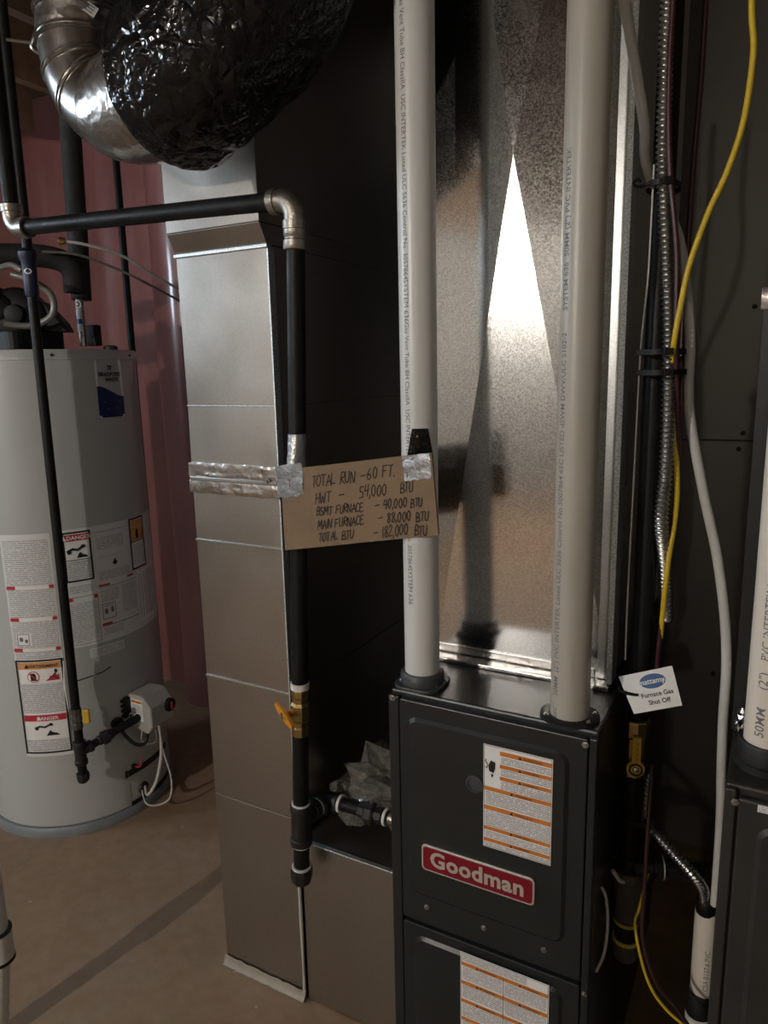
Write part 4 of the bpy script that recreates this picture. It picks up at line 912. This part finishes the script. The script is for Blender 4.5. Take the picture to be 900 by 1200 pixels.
for i in range(8):
    z = 1.278+.048*i/7; w_ = (1-.45*i/7)
    rows.append([Vector((PL[0]+(.0312+.0014*noise.noise((j, i, 3)))*math.cos(R(-62+44*w_*(j/10-.5)*2)), PL[1]+(.0312+.0014*noise.noise((j, i, 3)))*math.sin(R(-62+44*w_*(j/10-.5)*2)), z)) for j in range(11)])
mb.rings(rows, False, False, True); mb.build('tape_wrap', 'black_plastic_wrap', sg)['label'] = 'dark end of the silver tape'

# ================================================================== SECOND FURNACE (right edge of the photo)
SX0, SX1, SY = -.031, .40, .956
f2 = thing('furnace', ((SX0+SX1)/2, 1.32, 0), 'second charcoal furnace cut off by the right photo edge', 'furnace')
mb = MB(); mb.box(SX0, SX1, SY+.012, SY+.73, 0, .880); mb.build('cabinet', 'charcoal_enamel_brown', f2, bevel=.004)
mb = MB(); mb.box(SX0, SX0+.014, SY+.001, SY+.0118, .02, .878); mb.build('edge_strip', 'charcoal_enamel_brown', f2, bevel=.002)
def door2(z0, z1, ez0, ez1):
    mb = MB(); mb.box(SX0+.0165, SX1-.015, SY, SY+.0118, z0, z1); d = mb.build('door', 'charcoal_enamel_brown', f2, bevel=.003)
    o_ = rrect(SX0+.040, SX1-.04, ez0, ez1, .022, 6); i_ = rrect(SX0+.046, SX1-.046, ez0+.006, ez1-.006, .017, 6); m2 = MB(); n = len(o_)
    m2.add([(a, SY-.0002, b) for a, b in o_]+[(a, SY-.0048, b) for a, b in i_], [(k, k+n, (k+1) % n+n, (k+1) % n) for k in range(n)]+[list(range(n, 2*n))[::-1]])
    m2.build('raised_panel', 'charcoal_enamel_brown', d); return d
d2 = door2(.44, .868, .50, .838); door2(.03, .432, .06, .41)
screw('corner_screw', (-.018, SY-.0002, .862), (0, -1, 0), .0036, f2)
p = Print(plane_S((.008, SY-.0004, .856), (1, 0, 0), (0, 0, 1))); p.rect(0, 0, .05, .010, 'paper_grey', 1); p.rect(.002, .002, .048, .008, 'fine_print', 2); p.build('small_label', None, d2)
P3 = (.014, 1.037)
mb = MB(); mb.lathe([(.0306, .0004), (.040, .0004), (.040, .010), (.037, .012), (.037, .034), (.035, .038), (.0306, .038)], (*P3, .880), seg=32, cap=False); mb.build('vent_coupling', 'rubber_black', f2)
vent_pipe(P3, .884, 2.58, .03015, 'pvc_cream', 'cream plastic vent pipe on the second furnace at right photo edge', [('65C', .013, .022), ('50MM', .0165, .026), ('(2")', .0165, .016), ('PVC INTERTEK Listed ULC S636', .0145, .03), ('SYSTEM 636  50MM (2") PVC', .0145, 0)], False, -113, .0145)
# its coil case
cc = thing('coil_case', (.17, 1.40, .880), 'dark grey metal case standing on the second furnace', 'duct')
mb = MB(); mb.box(-.030, .38, 1.13, 1.66, .8806, 1.502); mb.build('case_body', 'galvanized', cc, bevel=.002)
mb = MB(); mb.box(-.034, .38, 1.124, 1.1295, .8806, 1.502); mb.build('front_panel', 'charcoal_enamel', cc, bevel=.001)
wv = wavy_band(1.488, 1.516, 1.1235, .003, 2.2, 'foil_band', 'foil_tape', cc, -.037, .38)
mb = crumple((-.018, 1.098, .903), (.011, .011, .021), 2.2, 3, .5)
mb.build('foil_lump', 'foil_tape', cc)

# grey sheet metal duct in the dark behind
bd_ = thing('back_duct', (-.02, 2.16, 0), 'dark sheet metal duct with small screws standing behind the gap', 'duct')
BY = 2.02
mb = MB(); mb.box(-.29, .30, BY, 2.30, .075, 1.225); s1 = mb.build('duct_section', 'dull_metal', bd_, bevel=.002)
mb = MB(); mb.box(-.29, .30, BY+.003, 2.30, 1.2265, 2.58); s2 = mb.build('duct_section', 'dull_metal', bd_, bevel=.002)
mb = MB(); mb.box(-.29, .30, BY+.05, 2.29, .0, .0745); mb.build('plinth', 'joist_wood', bd_)
for x, z, s_ in ((-.092, 1.205, s1), (-.085, 1.245, s2), (-.080, 1.55, s2), (-.115, .60, s1), (-.085, .585, s1)): screw('duct_screw', (x, BY-.0002 if s_ is s1 else BY+.0028, z), (0, -1, 0), .0045, s_, 'ink_black')

# ================================================================== CABLES AND HOSES on the right
def armoured(path, r, pitch=.0078):
    pts = []; P = spline(path, 12)
    # resample evenly
    L = [0]
    for a, b in zip(P, P[1:]): L.append(L[-1]+(b-a).length)
    step = pitch/6; k = 0; s_ = 0.
    while s_ < L[-1]:
        while L[k+1] < s_: k += 1
        t = (s_-L[k])/max(1e-9, L[k+1]-L[k]); pts.append(P[k].lerp(P[k+1], t)); s_ += step
    mb = MB(); mb.tube(pts, r, 12, True, lambda l, j: 1+.19*math.sin(2*PI*(l/pitch+j))); return mb
bxp = [(-.176, 1.170, 2.05), (-.181, 1.170, 1.91), (-.180, 1.170, 1.803), (-.176, 1.170, 1.691), (-.166, 1.170, 1.574), (-.158, 1.170, 1.477), (-.153, 1.171, 1.364), (-.152, 1.174, 1.261), (-.155, 1.178, 1.181), (-.150, 1.205, 1.10), (-.146, 1.235, 1.0)]
tag(armoured(bxp, .0092).build('armoured_cable', 'screw_steel'), 'ribbed metal armoured cable strapped along the black gas pipe', 'cable')
tag(armoured([(-.160, 1.225, .72), (-.157, 1.200, .645), (-.131, 1.200, .617), (-.104, 1.200, .592), (-.079, 1.203, .567), (-.065, 1.215, .541), (-.060, 1.232, .515), (-.059, 1.247, .492)], .0085).build('armoured_cable', 'screw_steel'), 'short ribbed metal cable bending down into a white pipe', 'cable')
def wire(path, r, mat, name, label, cat='wire', n=10):
    mb = MB(); mb.tube(spline(path, n), r, 10); return tag(mb.build(name, mat), label, cat)
wire([(-.075, 1.150, 2.02), (-.075, 1.150, 1.878), (-.069, 1.150, 1.816), (-.075, 1.150, 1.735), (-.091, 1.150, 1.674), (-.112, 1.150, 1.622), (-.132, 1.150, 1.556), (-.141, 1.150, 1.499), (-.147, 1.152, 1.451), (-.150, 1.172, 1.410), (-.142, 1.19, 1.303), (-.136, 1.19, 1.226), (-.138, 1.195, 1.173), (-.144, 1.19, 1.10), (-.150, 1.20, .98)], .0042, 'yellow_wire', 'yellow_wire', 'yellow wire hanging from above and joining the strapped cables')
wire([(-.170, 1.155, 2.02), (-.172, 1.155, 1.904), (-.172, 1.155, 1.798), (-.165, 1.155, 1.687), (-.150, 1.155, 1.571), (-.146, 1.160, 1.451), (-.140, 1.185, 1.33), (-.138, 1.195, 1.248), (-.142, 1.195, 1.141), (-.150, 1.198, 1.0), (-.153, 1.20, .911)], .0038, 'red_wire', 'red_wire', 'dark red wire running close beside the long armoured cable')
wire([(-.142, 1.25, 2.02), (-.142, 1.25, 1.931), (-.142, 1.25, 1.842), (-.146, 1.25, 1.703), (-.147, 1.245, 1.556), (-.146, 1.23, 1.454), (-.140, 1.215, 1.36), (-.140, 1.21, 1.2)], .0042, 'red_wire', 'red_wire', 'dark red wire hanging loose behind the yellow wire')
wire([(-.245, 1.165, 2.02), (-.240, 1.165, 1.932), (-.222, 1.172, 1.839), (-.207, 1.183, 1.757), (-.207, 1.205, 1.715), (-.190, 1.235, 1.665), (-.160, 1.234, 1.61), (-.142, 1.222, 1.528), (-.133, 1.22, 1.452), (-.131, 1.22, 1.375), (-.124, 1.22, 1.323), (-.100, 1.22, 1.217), (-.076, 1.22, 1.123), (-.059, 1.22, 1.027), (-.051, 1.22, .942), (-.050, 1.22, .853), (-.047, 1.22, .761), (-.043, 1.225, .668), (-.042, 1.228, .56), (-.042, 1.23, .50)], .0078, 'grey_hose', 'drain_hose', 'pale grey hose crossing behind the cables and hanging by second furnace', 'hose')
wire([(-.189, 1.168, 1.70), (-.190, 1.168, 1.551), (-.196, 1.170, 1.441), (-.198, 1.172, 1.246), (-.200, 1.176, 1.051), (-.200, 1.18, .94)], .0014, 'white_wire', 'thermostat_wire', 'hair-thin pale wire left of the black gas pipe')
wire([(-.150, 1.185, .76), (-.150, 1.176, .70), (-.150, 1.170, .64), (-.149, 1.163, .55), (-.149, 1.160, .465), (-.140, 1.155, .42), (-.118, 1.150, .372), (-.085, 1.150, .34), (-.055, 1.15, .30)], .0036, 'brown_wire', 'brown_wire', 'brown wire running down past the drip leg with the yellow wire')
wire([(-.147, 1.178, .56), (-.156, 1.162, .50), (-.160, 1.154, .470), (-.143, 1.148, .403), (-.125, 1.146, .362), (-.100, 1.146, .334), (-.066, 1.146, .312), (-.05, 1.146, .29)], .0027, 'yellow_wire', 'yellow_wire', 'yellow wire curving away at the bottom below the drip leg')
wire([(-.2065, 1.09, .575), (-.198, 1.09, .555), (-.193, 1.085, .51), (-.196, 1.08, .46), (-.2065, 1.075, .425)], .0026, 'white_wire', 'white_wire', 'thin white wire looping on the right side of the furnace')
def cable_tie(c, hx, hy, label, tail=None):
    mb = MB(); c = Vector(c); n = 26
    rings_ = []
    for zz, k in ((-.004, 1.0), (-.004, 1.07), (.004, 1.07), (.004, 1.0)):
        rings_.append([c+Vector((hx*k*math.cos(2*PI*j/n), hy*k*math.sin(2*PI*j/n), zz)) for j in range(n)])
    t = thing('cable_tie', c, label, 'cable tie', 'cable ties on the black gas pipe')
    mb.rings(rings_+[rings_[0]], True, False, True); mb.build('strap', 'black_plastic', t)
    m2 = MB(); m2.obox(c+Vector((hx*.5, -hy*1.0, 0)), (1, .4, 0), (-.4, 1, 0), (0, 0, 1), .007, .004, .005); m2.build('head', 'black_plastic', t, bevel=.001)
    if tail: m3 = MB(); m3.tube(spline([c+Vector(q) for q in tail], 6), .0022, 6); m3.build('tail', 'black_plastic', t)
cable_tie((-.171, 1.194, 1.437), .034, .046, 'upper of two black cable ties around pipe and armoured cable')
cable_tie((-.169, 1.194, 1.407), .034, .046, 'lower of two black cable ties around pipe and armoured cable')
cable_tie((-.178, 1.190, 1.672), .022, .042, 'top black cable tie with a curled tail by the white hose', [(-.012, -.036, 0), (-.030, -.036, -.002), (-.036, -.036, .004), (-.031, -.036, .008), (-.026, -.036, .004)])
cable_tie((-.176, 1.196, .660), .027, .036, 'cable tie on pipe between yellow valve and drip leg')
cable_tie((-.176, 1.196, .585), .030, .038, 'lowest cable tie just above the rusty pipe tee', [(-.02, -.036, 0), (-.045, -.04, .008)])

# small white pipe in the gap
t = thing('conduit_pipe', (-.060, 1.262, 0), 'cream plastic pipe end low beside second furnace', 'pipe')
mb = MB(); mb.lathe([(.0205, .0), (.0205, .165), (.0195, .168)], (-.054, 1.262, .295), seg=24); b_ = mb.build('pipe', 'pvc_cream', t)
p = Print(cyl_S((-.054, 1.262, 0), .0205, R(-72), True, False), .0003); p.text('CSA B137.6 PVC', .31, -.004, .012, 'ink_grey', 1, bold=.004); p.build('printed_line', None, t)
mb = MB(); mb.lathe([(.0150, .46), (.017, .464), (.017, .486), (.012, .492)], (-.057, 1.255, 0), seg=12); mb.build('cable_connector', 'black_plastic', t)
mb = MB(); mb.lathe([(.022, .245), (.023, .250), (.023, .292), (.021, .296)], (-.057, 1.262, 0), seg=20); mb.build('rubber_sleeve', 'rubber_black', t)
mb = MB(); mb.lathe([(.020, .0), (.0225, .01), (.0225, .240), (.017, .244)], (-.057, 1.262, 0), seg=20); mb.build('stub', 'pvc_cool', t)

# paper tag on the gas pipe
tg = thing('paper_tag', (-.15, 1.160, .86), 'white paper tag with blue oval mark hanging on the black gas pipe', 'tag')
tO = Vector((-.176, 1.140, .8665)); tU = Vector((.070, .004, .028)).normalized(); tV = Vector((-.030, .012, .052)); tV = (tV-tU*tV.dot(tU)).normalized(); tN = tU.cross(tV)
tW, tH = .076, .062
mb = MB()
out = [(0, 0), (tW, 0), (tW+.004, tH), (-.006, tH), (-.004, tH*.62), (.012, tH*.50), (.013, tH*.44), (-.003, tH*.50)]
mb.prism([tO+tU*a+tV*b for a, b in out], tN*.0006); mb.build('paper', 'paper_white', tg)
p = Print(plane_S(tO+tN*.0006, tU, tV), .0003); p.ellipse(.044, .045, .0205, .0115, 'tag_blue', 1, 28); p.text('mattamy', .042, .0415, .0120, 'paper_white', 2, bold=.016, align='CENTER'); p.text('HOMES', .0565, .0415, .0035, 'paper_white', 2)
p.text('Furnace Gas', .045, .0215, .0100, 'ink_black', 2, bold=.02, align='CENTER'); p.text('Shut Off', .045, .0095, .0100, 'ink_black', 2, bold=.02, align='CENTER')
p.build('tag_print', None, tg)
mb = MB(); mb.tube(spline([tO+tU*.016+tV*.028+tN*.002, tO+tU*.004+tV*.032+tN*.003, tO-tU*.010+tV*.042+tN*.002, (-.199, 1.175, .905)], 6), .0024, 6); mb.build('tag_string', 'black_plastic', tg)
